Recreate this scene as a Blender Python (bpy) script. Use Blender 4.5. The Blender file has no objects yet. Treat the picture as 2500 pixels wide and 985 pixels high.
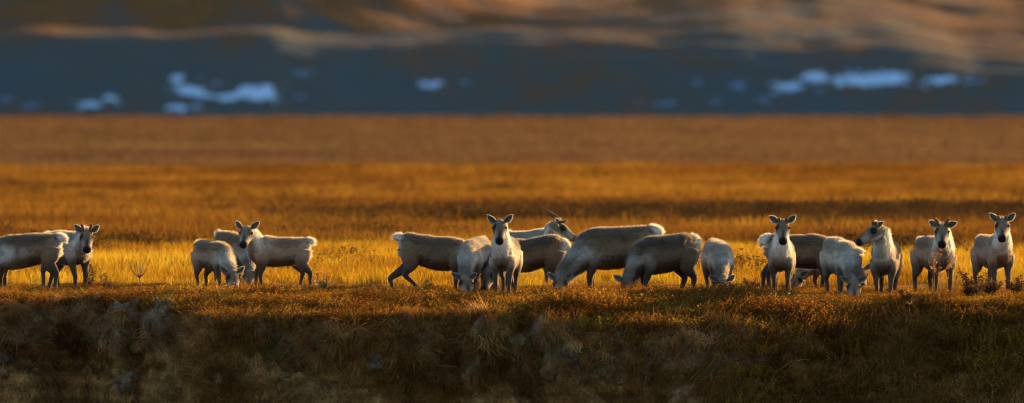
import bpy, bmesh, math, random
import numpy as np
from mathutils import Vector, Matrix
from mathutils.bvhtree import BVHTree

S = bpy.context.scene
COL = S.collection
rng = np.random.default_rng(7)
random.seed(7)
PI = math.pi
R = math.radians

# ------------------------------------------------------------------ camera, sky, sun, exposure
W, HPX, FPX = 2500.0, 985.0, 18056.0           # photograph frame and focal length in its pixels
CAM = np.array([0.0, -120.0, 3.0])
TILT = 0.01283
cam_data = bpy.data.cameras.new("camera")
cam_data.lens = 260.0
cam_data.sensor_width = 36.0
cam_data.clip_start = 1.0
cam_data.clip_end = 9000.0
cam_data.dof.use_dof = True
cam_data.dof.focus_distance = 117.0
cam_data.dof.aperture_fstop = 1.35
cam = bpy.data.objects.new("camera", cam_data)
cam.location = CAM
cam.rotation_euler = (PI / 2 - TILT, 0, 0)
COL.objects.link(cam)
S.camera = cam

SUN_AZ, SUN_EL = R(47), R(10)                  # azimuth from +Y towards +X: behind the herd, to the right
world = bpy.data.worlds.new("World")
S.world = world
world.use_nodes = True
wn = world.node_tree
bg = wn.nodes["Background"]
sky = wn.nodes.new("ShaderNodeTexSky")
sky.sky_type = 'NISHITA'
sky.sun_disc = False
sky.sun_elevation = SUN_EL
sky.sun_rotation = SUN_AZ
sky.air_density = 1.0
sky.dust_density = 1.2
sky.ozone_density = 2.0
wn.links.new(sky.outputs[0], bg.inputs[0])
bg.inputs[1].default_value = 0.10
sun_data = bpy.data.lights.new("sun", 'SUN')
sun_data.energy = 5.0
sun_data.angle = R(0.5)
sun_data.color = (1.0, 0.60, 0.22)
sun = bpy.data.objects.new("sun", sun_data)
SL = Vector((math.sin(SUN_AZ) * math.cos(SUN_EL), math.cos(SUN_AZ) * math.cos(SUN_EL), math.sin(SUN_EL)))
sun.rotation_euler = SL.to_track_quat('Z', 'Y').to_euler()
sun.location = (40, 40, 30)
COL.objects.link(sun)
S.view_settings.view_transform = 'Standard'
S.view_settings.look = 'None'
S.view_settings.exposure = 1.62
S.view_settings.gamma = 1.0
S.cycles.max_bounces = 8
S.cycles.diffuse_bounces = 3
S.cycles.transmission_bounces = 6
S.cycles.transparent_max_bounces = 20
S.cycles.use_denoising = True
S.cycles.filter_width = 1.1

# ------------------------------------------------------------------ helpers
def px_dir(px, py):
    c, s = math.cos(TILT), math.sin(TILT)
    u, v = (px - W / 2) / FPX, -(py - HPX / 2) / FPX
    return np.array([u, c + v * s, -s + v * c])

def at_plane(px, py, z=0.0):
    d = px_dir(px, py)
    return CAM + d * ((z - CAM[2]) / d[2])

def at_depth(px, py, y):
    d = px_dir(px, py)
    return CAM + d * ((y - CAM[1]) / d[1])

def row_of(y, z=0.0):
    """image row of a point at world depth y, height z"""
    d = y - CAM[1]
    return HPX / 2 - FPX * math.tan(math.atan2(z - CAM[2], d) + TILT)

def hash3(i, j, k):
    h = (i.astype(np.int64) * 374761393 + j.astype(np.int64) * 668265263 + k.astype(np.int64) * 2147483647) & 0xFFFFFFFF
    h = ((h ^ (h >> 13)) * 1274126177) & 0xFFFFFFFF
    h = h ^ (h >> 16)
    return (h & 0xFFFFFF) / float(0xFFFFFF)

def vnoise(x, y, z=0.0):
    x, y, z = np.broadcast_arrays(np.asarray(x, float), np.asarray(y, float), np.asarray(z, float))
    i, j, k = np.floor(x), np.floor(y), np.floor(z)
    fx, fy, fz = x - i, y - j, z - k
    fx, fy, fz = [f * f * (3 - 2 * f) for f in (fx, fy, fz)]
    def c(a, b, d): return hash3(i + a, j + b, k + d)
    x00 = c(0, 0, 0) * (1 - fx) + c(1, 0, 0) * fx
    x10 = c(0, 1, 0) * (1 - fx) + c(1, 1, 0) * fx
    x01 = c(0, 0, 1) * (1 - fx) + c(1, 0, 1) * fx
    x11 = c(0, 1, 1) * (1 - fx) + c(1, 1, 1) * fx
    return ((x00 * (1 - fy) + x10 * fy) * (1 - fz) + (x01 * (1 - fy) + x11 * fy) * fz) * 2 - 1

def fbm(x, y, z=0.0, n=4):
    a, t, f = 1.0, 0.0, 1.0
    for o in range(n):
        t = t + a * vnoise(x * f + 17.3 * o, y * f + 5.1 * o, np.asarray(z) * f + 3.7 * o)
        a *= 0.5; f *= 2.03
    return t

def norm(v):
    v = np.asarray(v, float)
    return v / np.maximum(np.linalg.norm(v, axis=-1, keepdims=True), 1e-9)

def mesh_np(name, V, F, mats=(), smooth=True, cols=None):
    """mesh from arrays; F is a list of arrays (triangles and / or quads)"""
    me = bpy.data.meshes.new(name)
    if not isinstance(F, (list, tuple)): F = [F]
    F = [np.asarray(f, np.int32) for f in F if len(f)]
    loops = np.concatenate([f.ravel() for f in F])
    tot = np.concatenate([np.full(len(f), f.shape[1], np.int32) for f in F])
    start = np.concatenate([[0], np.cumsum(tot)[:-1]]).astype(np.int32)
    me.vertices.add(len(V)); me.vertices.foreach_set("co", np.asarray(V, np.float32).ravel())
    me.loops.add(len(loops)); me.loops.foreach_set("vertex_index", loops)
    me.polygons.add(len(tot)); me.polygons.foreach_set("loop_start", start)
    me.polygons.foreach_set("loop_total", tot)
    if smooth: me.polygons.foreach_set("use_smooth", np.ones(len(tot), bool))
    if cols is not None:
        a = me.color_attributes.new("Col", 'FLOAT_COLOR', 'POINT')
        c4 = np.ones((len(V), 4), np.float32); c4[:, :3] = cols
        a.data.foreach_set("color", c4.ravel())
    for m in mats: me.materials.append(m)
    me.update(); me.validate()
    return me

def link(name, me, parent=None, **props):
    o = bpy.data.objects.new(name, me)
    COL.objects.link(o)
    if parent is not None: o.parent = parent
    for k, v in props.items(): o[k] = v
    return o

class MB:
    """collects pieces of geometry for one mesh"""
    def __init__(self): self.V, self.T, self.Q, self.C, self.n = [], [], [], [], 0
    def add(self, V, T=None, Q=None, col=None):
        V = np.asarray(V, float)
        if T is not None and len(T): self.T.append(np.asarray(T) + self.n)
        if Q is not None and len(Q): self.Q.append(np.asarray(Q) + self.n)
        self.V.append(V); self.n += len(V)
        if col is not None: self.C.append(np.broadcast_to(np.asarray(col, float), (len(V), 3)))
    def mesh(self, name, mats=(), smooth=True):
        F = []
        if self.T: F.append(np.concatenate(self.T))
        if self.Q: F.append(np.concatenate(self.Q))
        return mesh_np(name, np.concatenate(self.V), F, mats, smooth, np.concatenate(self.C) if self.C else None)

def grid_faces(nu, nv):
    i = np.arange(nu * nv).reshape(nu, nv)
    return np.stack([i[:-1, :-1], i[1:, :-1], i[1:, 1:], i[:-1, 1:]], -1).reshape(-1, 4)

def loft(P, hh, hw, side, m=14):
    P = np.asarray(P, float); n = len(P)
    t = norm(np.gradient(P, axis=0))
    s = np.broadcast_to(np.asarray(side, float), P.shape)
    s = norm(s - (s * t).sum(-1, keepdims=True) * t)
    u = np.cross(t, s)
    a = np.linspace(0, 2 * PI, m, endpoint=False)
    hh, hw = np.broadcast_to(hh, n), np.broadcast_to(hw, n)
    V = P[:, None] + s[:, None] * (np.cos(a)[None, :, None] * hw[:, None, None]) + u[:, None] * (np.sin(a)[None, :, None] * hh[:, None, None])
    V = V.reshape(-1, 3)
    i = np.arange(n * m).reshape(n, m)
    Q = np.stack([i[:-1], np.roll(i[:-1], -1, 1), np.roll(i[1:], -1, 1), i[1:]], -1).reshape(-1, 4)
    V = np.vstack([V, P[0], P[-1]])
    T = [np.stack([np.roll(i[0], -1), i[0], np.full(m, n * m)], -1), np.stack([i[-1], np.roll(i[-1], -1), np.full(m, n * m + 1)], -1)]
    return V, np.vstack(T), Q

def smooth_path(keys, n):
    """Catmull-Rom through rows of keys (any width), n samples"""
    K = np.asarray(keys, float)
    K2 = np.vstack([2 * K[0] - K[1], K, 2 * K[-1] - K[-2]])
    d = np.concatenate([[0], np.cumsum(np.linalg.norm(np.diff(K[:, :3], axis=0), axis=1))])
    q = np.linspace(0, d[-1], n)
    seg = np.clip(np.searchsorted(d, q, side='right') - 1, 0, len(K) - 2)
    f = ((q - d[seg]) / np.maximum(d[seg + 1] - d[seg], 1e-9))[:, None]
    p0, p1, p2, p3 = K2[seg], K2[seg + 1], K2[seg + 2], K2[seg + 3]
    return 0.5 * (2 * p1 + (p2 - p0) * f + (2 * p0 - 5 * p1 + 4 * p2 - p3) * f ** 2 + (3 * p1 - p0 - 3 * p2 + p3) * f ** 3)

# ------------------------------------------------------------------ materials
def new_mat(name):
    m = bpy.data.materials.new(name); m.use_nodes = True
    m.node_tree.nodes.clear()
    return m, m.node_tree

def N(t, typ, **kw):
    n = t.nodes.new(typ)
    for k, v in kw.items():
        if k.startswith("i_"): n.inputs[k[2:].replace("_", " ")].default_value = v
        else: setattr(n, k, v)
    return n

def ramp(t, fac, stops):
    r = N(t, "ShaderNodeValToRGB")
    e = r.color_ramp.elements
    while len(e) < len(stops): e.new(0.5)
    for el, (p, c) in zip(e, stops): el.position = p; el.color = (*c, 1)
    t.links.new(fac, r.inputs[0])
    return r.outputs[0]

def noise_tex(t, scale, detail=4, rough=0.55, vec=None):
    n = N(t, "ShaderNodeTexNoise", i_Scale=scale, i_Detail=detail, i_Roughness=rough)
    if vec is not None: t.links.new(vec, n.inputs["Vector"])
    return n.outputs["Fac"]

def mixc(t, f, a, b, mode='MIX'):
    m = N(t, "ShaderNodeMix", data_type='RGBA', blend_type=mode)
    for sock, v in ((m.inputs[0], f), (m.inputs[6], a), (m.inputs[7], b)):
        if hasattr(v, "is_linked"): t.links.new(v, sock)
        else: sock.default_value = v if isinstance(v, float) else (*v, 1)
    return m.outputs[2]

def leaf_mat(name, stops, scale, trans=0.5, rnd=0.35, patch=0.6, grain=0.2):
    """thin leaves: colour wanders over the ground in patches and from plant to plant"""
    m, t = new_mat(name)
    geo = N(t, "ShaderNodeNewGeometry"); oi = N(t, "ShaderNodeObjectInfo")
    n1 = noise_tex(t, scale, 3, 0.6, geo.outputs["Position"])
    n2 = noise_tex(t, 40.0, 2, 0.6, geo.outputs["Position"])
    a = N(t, "ShaderNodeMath", operation='MULTIPLY_ADD'); a.inputs[1].default_value = patch * 1.6; a.inputs[2].default_value = -patch * .8 + .5 - rnd / 2 - grain / 2
    t.links.new(n1, a.inputs[0])
    b = N(t, "ShaderNodeMath", operation='MULTIPLY_ADD'); b.inputs[1].default_value = rnd
    t.links.new(oi.outputs["Random"], b.inputs[0]); t.links.new(a.outputs[0], b.inputs[2])
    c = N(t, "ShaderNodeMath", operation='MULTIPLY_ADD'); c.inputs[1].default_value = grain
    t.links.new(n2, c.inputs[0]); t.links.new(b.outputs[0], c.inputs[2])
    col = ramp(t, c.outputs[0], stops)
    d = N(t, "ShaderNodeBsdfDiffuse"); tr = N(t, "ShaderNodeBsdfTranslucent")
    t.links.new(col, d.inputs[0]); t.links.new(col, tr.inputs[0])
    mx = N(t, "ShaderNodeMixShader"); mx.inputs[0].default_value = trans
    t.links.new(d.outputs[0], mx.inputs[1]); t.links.new(tr.outputs[0], mx.inputs[2])
    out = N(t, "ShaderNodeOutputMaterial"); t.links.new(mx.outputs[0], out.inputs[0])
    return m

def ground_mat(name, stops, scales=(0.05, 1.1), bump=0.0, rough=0.95):
    m, t = new_mat(name)
    geo = N(t, "ShaderNodeNewGeometry")
    n1 = noise_tex(t, scales[0], 5, 0.6, geo.outputs["Position"])
    n2 = noise_tex(t, scales[1], 6, 0.65, geo.outputs["Position"])
    a = N(t, "ShaderNodeMath", operation='MULTIPLY_ADD'); a.inputs[1].default_value = 0.5
    t.links.new(n2, a.inputs[0])
    b = N(t, "ShaderNodeMath", operation='MULTIPLY'); b.inputs[1].default_value = 0.5
    t.links.new(n1, b.inputs[0]); t.links.new(b.outputs[0], a.inputs[2])
    col = ramp(t, a.outputs[0], stops)
    p = N(t, "ShaderNodeBsdfPrincipled"); p.inputs["Roughness"].default_value = rough
    p.inputs["Specular IOR Level"].default_value = 0.1
    t.links.new(col, p.inputs["Base Color"])
    if bump:
        bp = N(t, "ShaderNodeBump", i_Strength=1.0, i_Distance=bump)
        n3 = noise_tex(t, scales[1] * 9, 8, 0.7, geo.outputs["Position"])
        t.links.new(n3, bp.inputs["Height"]); t.links.new(bp.outputs[0], p.inputs["Normal"])
    out = N(t, "ShaderNodeOutputMaterial"); t.links.new(p.outputs[0], out.inputs[0])
    return m

def plain_mat(name, base, rough=0.6, var=0.25, scale=30.0, spec=0.3):
    m, t = new_mat(name)
    tc = N(t, "ShaderNodeTexCoord")
    n = noise_tex(t, scale, 4, 0.6, tc.outputs["Object"])
    b = np.array(base)
    col = ramp(t, n, [(0.25, tuple(b * (1 - var))), (0.75, tuple(np.minimum(b * (1 + var), 1)))])
    p = N(t, "ShaderNodeBsdfPrincipled"); p.inputs["Roughness"].default_value = rough
    p.inputs["Specular IOR Level"].default_value = spec
    t.links.new(col, p.inputs["Base Color"])
    out = N(t, "ShaderNodeOutputMaterial"); t.links.new(p.outputs[0], out.inputs[0])
    return m

def hide_mat():
    m, t = new_mat("caribou_hide")
    at = N(t, "ShaderNodeAttribute", attribute_name="Col")
    tc = N(t, "ShaderNodeTexCoord")
    n = noise_tex(t, 22.0, 6, 0.7, tc.outputs["Object"])
    v = ramp(t, n, [(0.25, (0.6, 0.6, 0.6)), (0.75, (1.25, 1.25, 1.25))])
    col = mixc(t, 1.0, at.outputs["Color"], v, 'MULTIPLY')
    p = N(t, "ShaderNodeBsdfPrincipled"); p.inputs["Roughness"].default_value = 0.9
    p.inputs["Specular IOR Level"].default_value = 0.10
    p.inputs["Sheen Weight"].default_value = 0.25; p.inputs["Sheen Roughness"].default_value = 0.4
    t.links.new(col, p.inputs["Base Color"])
    mp = N(t, "ShaderNodeMapping"); mp.inputs["Scale"].default_value = (0.6, 1.0, 0.35)
    t.links.new(tc.outputs["Object"], mp.inputs[0])
    n2 = noise_tex(t, 60.0, 4, 0.6, mp.outputs[0])
    bp = N(t, "ShaderNodeBump", i_Strength=0.8, i_Distance=0.02)
    t.links.new(n2, bp.inputs["Height"]); t.links.new(bp.outputs[0], p.inputs["Normal"])
    out = N(t, "ShaderNodeOutputMaterial"); t.links.new(p.outputs[0], out.inputs[0])
    return m

def fur_mat():
    m, t = new_mat("caribou_fur")
    at = N(t, "ShaderNodeAttribute", attribute_name="Col")
    d = N(t, "ShaderNodeBsdfDiffuse"); tr = N(t, "ShaderNodeBsdfTranslucent")
    t.links.new(at.outputs["Color"], d.inputs[0])
    an = N(t, "ShaderNodeAttribute", attribute_name="skin_normal")
    vt = N(t, "ShaderNodeVectorTransform", vector_type='NORMAL', convert_from='OBJECT', convert_to='WORLD')
    t.links.new(an.outputs["Vector"], vt.inputs[0]); t.links.new(vt.outputs[0], d.inputs["Normal"])
    br = mixc(t, 0.36, at.outputs["Color"], (0.92, 0.86, 0.74))      # single hairs let more light through than the coat
    t.links.new(br, tr.inputs[0])
    mx = N(t, "ShaderNodeMixShader"); mx.inputs[0].default_value = 0.65
    t.links.new(d.outputs[0], mx.inputs[1]); t.links.new(tr.outputs[0], mx.inputs[2])
    rf = N(t, "ShaderNodeBsdfTransparent")                       # fine hair covers only part of each strand's width
    m2 = N(t, "ShaderNodeMixShader"); m2.inputs[0].default_value = 0.42
    t.links.new(mx.outputs[0], m2.inputs[1]); t.links.new(rf.outputs[0], m2.inputs[2])
    out = N(t, "ShaderNodeOutputMaterial"); t.links.new(m2.outputs[0], out.inputs[0])
    return m

M_HIDE, M_FUR = hide_mat(), fur_mat()
M_EAR = fur_mat(); M_EAR.name = 'ear_skin'
for l_ in [l_ for l_ in M_EAR.node_tree.links if l_.to_socket.name == 'Normal']: M_EAR.node_tree.links.remove(l_)
M_EYE = plain_mat("eye_dark", (0.012, 0.010, 0.008), 0.12, 0.1, 10, 0.5)
M_VFUZZ = leaf_mat('velvet_fuzz', [(0.2, (0.30, 0.20, 0.11)), (0.8, (0.55, 0.40, 0.24))], 5.0, 0.6)
M_VELVET = plain_mat("antler_velvet", (0.13, 0.078, 0.042), 0.85, 0.3, 30, 0.1)
M_PLAIN = ground_mat("plain_soil", [(0.3, (0.07, 0.040, 0.014)), (0.5, (0.16, 0.085, 0.022)), (0.7, (0.24, 0.13, 0.03))], (0.03, 0.8))
M_BANK = None
M_HEATH = leaf_mat("heath_leaf", [(0.2, (0.0816, 0.0298, 0.0078)), (0.45, (0.1835, 0.0746, 0.0144)), (0.65, (0.2855, 0.1419, 0.0196)), (0.85, (0.3535, 0.2389, 0.0327))], 0.55, 0.5, 0.5, 0.5, 0.9)
M_HEATHSTEM = plain_mat("heath_stem", (0.10, 0.055, 0.03), 0.8)
M_GOLD = leaf_mat("gold_grass", [(0.2, (0.2008, 0.0802, 0.009)), (0.45, (0.348, 0.187, 0.015)), (0.7, (0.4685, 0.3205, 0.025)), (0.9, (0.5087, 0.3873, 0.04))], 0.22, 0.6, 0.35, 1.15)
M_RUST = leaf_mat("rust_grass", [(0.2, (0.0767, 0.0306, 0.0095)), (0.42, (0.1394, 0.0626, 0.0122)), (0.65, (0.2301, 0.1156, 0.0177)), (0.9, (0.3347, 0.1972, 0.0286))], 0.06, 0.5, 0.3, 1.0)
M_FARVEG = leaf_mat("far_tundra", [(0.2, (0.0799, 0.0474, 0.0266)), (0.45, (0.1232, 0.0718, 0.0373)), (0.7, (0.1666, 0.1005, 0.0456)), (0.9, (0.2065, 0.1293, 0.0541))], 0.02, 0.4, 0.4, 0.8)
M_DARKSHRUB = leaf_mat("dark_shrub", [(0.2, (0.035, 0.022, 0.012)), (0.5, (0.07, 0.04, 0.016)), (0.8, (0.12, 0.06, 0.02))], 0.3, 0.25, 0.5, 0.5)
M_DEADGRASS = leaf_mat("dead_grass", [(0.2, (0.1458, 0.0552, 0.014)), (0.42, (0.243, 0.1007, 0.0262)), (0.65, (0.4536, 0.2087, 0.0581)), (0.85, (0.8424, 0.4542, 0.1591))], 1.2, 0.3, 0.5, 0.5)
M_GREENGRASS = leaf_mat("green_grass", [(0.2, (0.08, 0.085, 0.014)), (0.5, (0.14, 0.14, 0.022)), (0.8, (0.20, 0.19, 0.03))], 1.0, 0.35, 0.4, 0.4)
M_SHRUBLEAF = leaf_mat("shrub_leaf", [(0.2, (0.06, 0.028, 0.012)), (0.5, (0.11, 0.05, 0.016)), (0.8, (0.17, 0.085, 0.022))], 3.0, 0.3, 0.4, 0.4)
M_STEM = plain_mat("dry_stem", (0.16, 0.10, 0.055), 0.8)
M_SEED = leaf_mat("seed_head", [(0.2, (0.24, 0.09, 0.03)), (0.5, (0.42, 0.18, 0.05)), (0.8, (0.55, 0.36, 0.12))], 6.0, 0.45, 0.4, 0.4)
M_ROOT = plain_mat("pale_root", (0.24, 0.17, 0.09), 0.8)

# ------------------------------------------------------------------ the terrain
XPX = np.array([-900, -300, 0, 150, 330, 420, 550, 800, 1000, 1200, 1500, 1700, 2000, 2300, 2500, 2900, 3500.])
def of_px(vals):
    xs = (XPX - 1250) / FPX * 113.0
    vals = np.array(vals, float)
    return lambda x: np.interp(x, xs, vals)
f_y0   = of_px([-6.5, -6.0, -5.3, -5.1, -5.6, -6.1, -6.9, -7.0, -6.8, -6.8, -7.0, -6.5, -6.5, -6.6, -6.6, -7.2, -8.0])   # where the plain starts to round off
f_y0_mean = f_y0
f_y0 = lambda x: f_y0_mean(x) + 0.30 * fbm(np.asarray(x, float) * .55, 3.1, 0., 3)
f_len  = of_px([1.2, 0.9, 0.6, 0.5, 0.9, 1.5, 2.7, 2.6, 2.0, 2.4, 2.8, 2.6, 2.0, 1.3, 1.1, 1.2, 1.2])                       # length of the rounded lip
f_edge = of_px([6, 5, 5, 5, 6, 9, 12, 12.5, 13, 13, 13, 16, 20, 27, 28, 26, 24])                                          # slope at its lower end (deg)
f_face = of_px([80, 80, 82, 82, 76, 70, 58, 60, 72, 74, 74, 56, 48, 46, 46, 46, 46])                                    # slope of the cut face (deg)
f_sod  = of_px([1, 1, 1, 1.1, 1, .7, .35, .8, 1, 1, 1, .45, .15, .1, .1, .1, .1])                                       # how far the sod overhangs bare earth

def height(x, y):
    x, y = np.asarray(x, float), np.asarray(y, float)
    d = np.maximum(y + 120, 1)
    near = 0.03 * fbm(x * .35, y * .35, 1.0, 3)
    g = np.clip((d - 135) / 60, 0, 1)
    mid = g * (0.10 * fbm(x / 14., y / 22., 4.0, 3)) * np.minimum(d / 200, 2.5)
    lip = 0.30 * np.exp(-((y - 180 - 6 * vnoise(x / 30., 0.5, 2.)) / 9.0) ** 2)           # low rise in front of the brown tundra
    dip = 0.18 * np.exp(-((y - 69 - 4 * vnoise(x / 12., 1.5, 2.)) / 8.0) ** 2) * np.clip((x + 8) / 8, 0.35, 1)
    return near + mid + lip + dip

# plain
yy = np.concatenate([np.linspace(0, 1, 60) * 14, 14 + np.linspace(0, 1, 90)[1:] ** 1.5 * 190, 204 + np.linspace(0, 1, 70)[1:] ** 1.6 * 1690])
uu = np.linspace(-1, 1, 141)
Yv = yy[None, :].repeat(len(uu), 0)
Dv = Yv + 112
Xv = uu[:, None] * (26 + 0.26 * np.maximum(Dv - 105, 0))
Yv = Yv + f_y0(Xv) * np.clip(1 - yy[None, :] / 14, 0, 1)
Zv = height(Xv, Yv)
plain = link("plain", mesh_np("plain", np.stack([Xv, Yv, Zv], -1).reshape(-1, 3), grid_faces(*Xv.shape), [M_PLAIN]), kind="structure")

# river bank, cut by the water: one sheet from the rounded lip down into the river
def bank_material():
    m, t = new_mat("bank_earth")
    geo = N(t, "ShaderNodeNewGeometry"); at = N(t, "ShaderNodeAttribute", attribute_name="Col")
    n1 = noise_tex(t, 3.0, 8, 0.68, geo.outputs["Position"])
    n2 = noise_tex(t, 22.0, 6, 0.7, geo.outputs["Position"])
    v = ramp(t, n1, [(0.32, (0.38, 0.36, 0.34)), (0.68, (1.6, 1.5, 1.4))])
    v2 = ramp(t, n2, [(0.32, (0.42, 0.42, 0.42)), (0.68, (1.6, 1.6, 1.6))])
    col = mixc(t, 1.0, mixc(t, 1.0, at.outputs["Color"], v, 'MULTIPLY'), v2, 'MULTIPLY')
    p = N(t, "ShaderNodeBsdfPrincipled"); p.inputs["Roughness"].default_value = 0.95; p.inputs["Specular IOR Level"].default_value = 0.08
    t.links.new(col, p.inputs["Base Color"])
    mp = N(t, "ShaderNodeMapping"); mp.inputs["Scale"].default_value = (1, 1, 1.6)
    t.links.new(geo.outputs["Position"], mp.inputs[0])
    n3 = noise_tex(t, 26.0, 9, 0.72, mp.outputs[0])
    bp = N(t, "ShaderNodeBump", i_Strength=1.0, i_Distance=0.06)
    t.links.new(n3, bp.inputs["Height"]); t.links.new(bp.outputs[0], p.inputs["Normal"])
    out = N(t, "ShaderNodeOutputMaterial"); t.links.new(p.outputs[0], out.inputs[0])
    return m
M_BANK = bank_material()
bx = np.concatenate([np.linspace(-60, -11.2, 60), np.linspace(-11, 11, 880), np.linspace(11.2, 60, 60)])
NS = 190
ds = 0.036
s = np.arange(NS) * ds - 0.4
LEN, EDGE, FACE, SOD = f_len(bx)[:, None], f_edge(bx)[:, None], f_face(bx)[:, None], f_sod(bx)[:, None]
wob = 0.25 * fbm(bx[:, None] * 1.1, s[None, :] * .2, 8.0, 3)
LEN = np.maximum(LEN + 0.5 * fbm(bx[:, None] * 0.9, 0.3, 5.0, 4), 0.25)
sb = s[None, :]
ang = np.where(sb < 0, 0, np.clip(sb / LEN, 0, 1) ** 1.3 * EDGE)
k = np.clip((sb - LEN) / 0.28, 0, 1); k = k * k * (3 - 2 * k)
ang = ang * (1 - k) + FACE * k
toe = np.clip((sb - LEN - 2.3) / 1.2, 0, 1)
ang = ang * (1 - toe) + 24 * toe
ang = np.radians(ang + wob * 26 * k)
By = f_y0(bx)[:, None] + 0.4 - np.cumsum(np.cos(ang) * ds, 1)
Bz = height(bx, f_y0(bx) + 0.4)[:, None] - 0.015 - np.cumsum(np.sin(ang) * ds, 1)
Bx = np.repeat(bx[:, None], NS, 1)
nrm = np.stack([np.zeros_like(ang), -np.sin(ang), np.cos(ang)], -1)
rel = sb - LEN                                      # arc length below the edge
sodth = 0.62 + 0.28 * fbm(bx[:, None] * .8, 2.2, 3.0, 3)
inside = np.clip(rel / 0.12, 0, 1)
over = np.exp(-((rel - sodth * .55) / (sodth * .5)) ** 2)
under = np.exp(-((rel - sodth * 1.35) / (sodth * .38)) ** 2)
lump = fbm(Bx * 2.1, By * 2.1, Bz * 2.8, 6)
ridg = 1 - np.abs(fbm(Bx * 1.3 + 9, By * 1.3, Bz * 1.5, 4))
fine = fbm(Bx * 7, By * 7, Bz * 8, 3)
kk = np.clip((sb + .2) / .6, 0, 1)
disp = inside * SOD * (0.32 * over * (0.5 + ridg * .8) - 0.48 * under) + inside * ((0.20 * lump - .10 * (1 - ridg)) * (0.35 + SOD * .8)) + kk * inside * 0.04 * fine + kk * (1 - inside) * .02 * lump
calm = np.clip((rel - sodth * 1.7) / .3, 0, 1) * np.clip(SOD * 1.3 - .2, 0, 1) * np.clip(1.2 - np.abs(Bx + 7.0) / 2.6, 0, 1)   # smooth bare soil, left
disp = disp * (1 - .75 * calm)
BP = np.stack([Bx, By, Bz], -1) + nrm * disp[..., None]
BP[..., 0] += inside * 0.05 * fbm(Bx * 2 + 3, Bz * 2, 1.0, 3)
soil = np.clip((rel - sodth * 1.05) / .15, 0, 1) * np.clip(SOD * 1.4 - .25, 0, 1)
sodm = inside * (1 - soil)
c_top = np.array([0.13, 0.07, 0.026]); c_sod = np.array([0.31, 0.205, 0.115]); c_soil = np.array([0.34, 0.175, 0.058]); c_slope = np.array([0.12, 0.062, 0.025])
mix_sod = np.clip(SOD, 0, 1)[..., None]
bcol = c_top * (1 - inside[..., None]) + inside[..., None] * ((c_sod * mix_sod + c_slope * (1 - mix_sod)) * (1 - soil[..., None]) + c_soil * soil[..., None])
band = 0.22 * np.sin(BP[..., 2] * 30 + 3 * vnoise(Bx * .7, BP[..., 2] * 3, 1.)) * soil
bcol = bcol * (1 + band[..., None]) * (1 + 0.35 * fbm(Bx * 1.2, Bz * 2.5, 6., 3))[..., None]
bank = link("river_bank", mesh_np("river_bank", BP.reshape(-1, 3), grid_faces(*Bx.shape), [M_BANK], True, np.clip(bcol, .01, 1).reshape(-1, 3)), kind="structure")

# river below the bank
def water_mat():
    m, t = new_mat("river_water")
    p = N(t, "ShaderNodeBsdfPrincipled"); p.inputs["Base Color"].default_value = (0.02, 0.03, 0.032, 1); p.inputs["Roughness"].default_value = 0.10
    geo = N(t, "ShaderNodeNewGeometry"); n = noise_tex(t, 1.2, 5, 0.6, geo.outputs["Position"])
    bp = N(t, "ShaderNodeBump", i_Strength=0.4, i_Distance=0.1)
    t.links.new(n, bp.inputs["Height"]); t.links.new(bp.outputs[0], p.inputs["Normal"])
    out = N(t, "ShaderNodeOutputMaterial"); t.links.new(p.outputs[0], out.inputs[0])
    return m
WZ = -2.3
rv = np.array([[-400, -900, WZ], [400, -900, WZ], [400, -6, WZ], [-400, -6, WZ]], float)
link("river", mesh_np("river", rv, np.array([[0, 1, 2, 3]]), [water_mat()], False), kind="structure")

# hill beyond the plain
hx = np.linspace(-620, 620, 311)
hy = np.concatenate([np.linspace(1860, 2260, 260), np.linspace(2266, 4200, 90)])
HX, HY = np.meshgrid(hx, hy, indexing='ij')
def hill_height(x, y):
    q = y - 1895 - 8 * vnoise(x / 90., 3.3, 1.) - 0.05 * x
    face = 23.0 + 2.5 * vnoise(x / 90., 7.7, 2.) + 1.6 * fbm(x / 26., 2.7, 5., 3) - 0.045 * np.maximum(x, 0) - 0.012 * np.minimum(x, 0)
    w = 48.0
    t = np.clip(q / w, 0, 1)
    z = face * (t * t * (3 - 2 * t) * .35 + t * .65)
    u = np.maximum(q - w, 0)
    z = z + u * (0.048 + 0.055 * np.clip((x - 5) / 60, 0, 1)) + 1.9 * np.clip((q - 15) / 60, 0, 1) * fbm(x / 70., y / 30., 2.0, 4) + 0.7 * fbm(x / 26., y / 12., 9., 3) * np.clip(q / 30, 0, 1)
    z = z + 15 * np.clip((u - 62 - 12 * vnoise(x / 50., 1.1, 3.)) / 38, 0, 1) / (1 + np.exp((x - 2) / 14.))      # a second step on the left
    z = z - np.clip(-q / 20, 0, 1) * 6 - 1.0
    return z
HZ = hill_height(HX, HY)
HZ = np.where(HY > 2600, HZ[:, [int(np.argmin(abs(hy - 2600)))]] + (HY - 2600) * 0.03, HZ)
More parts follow.
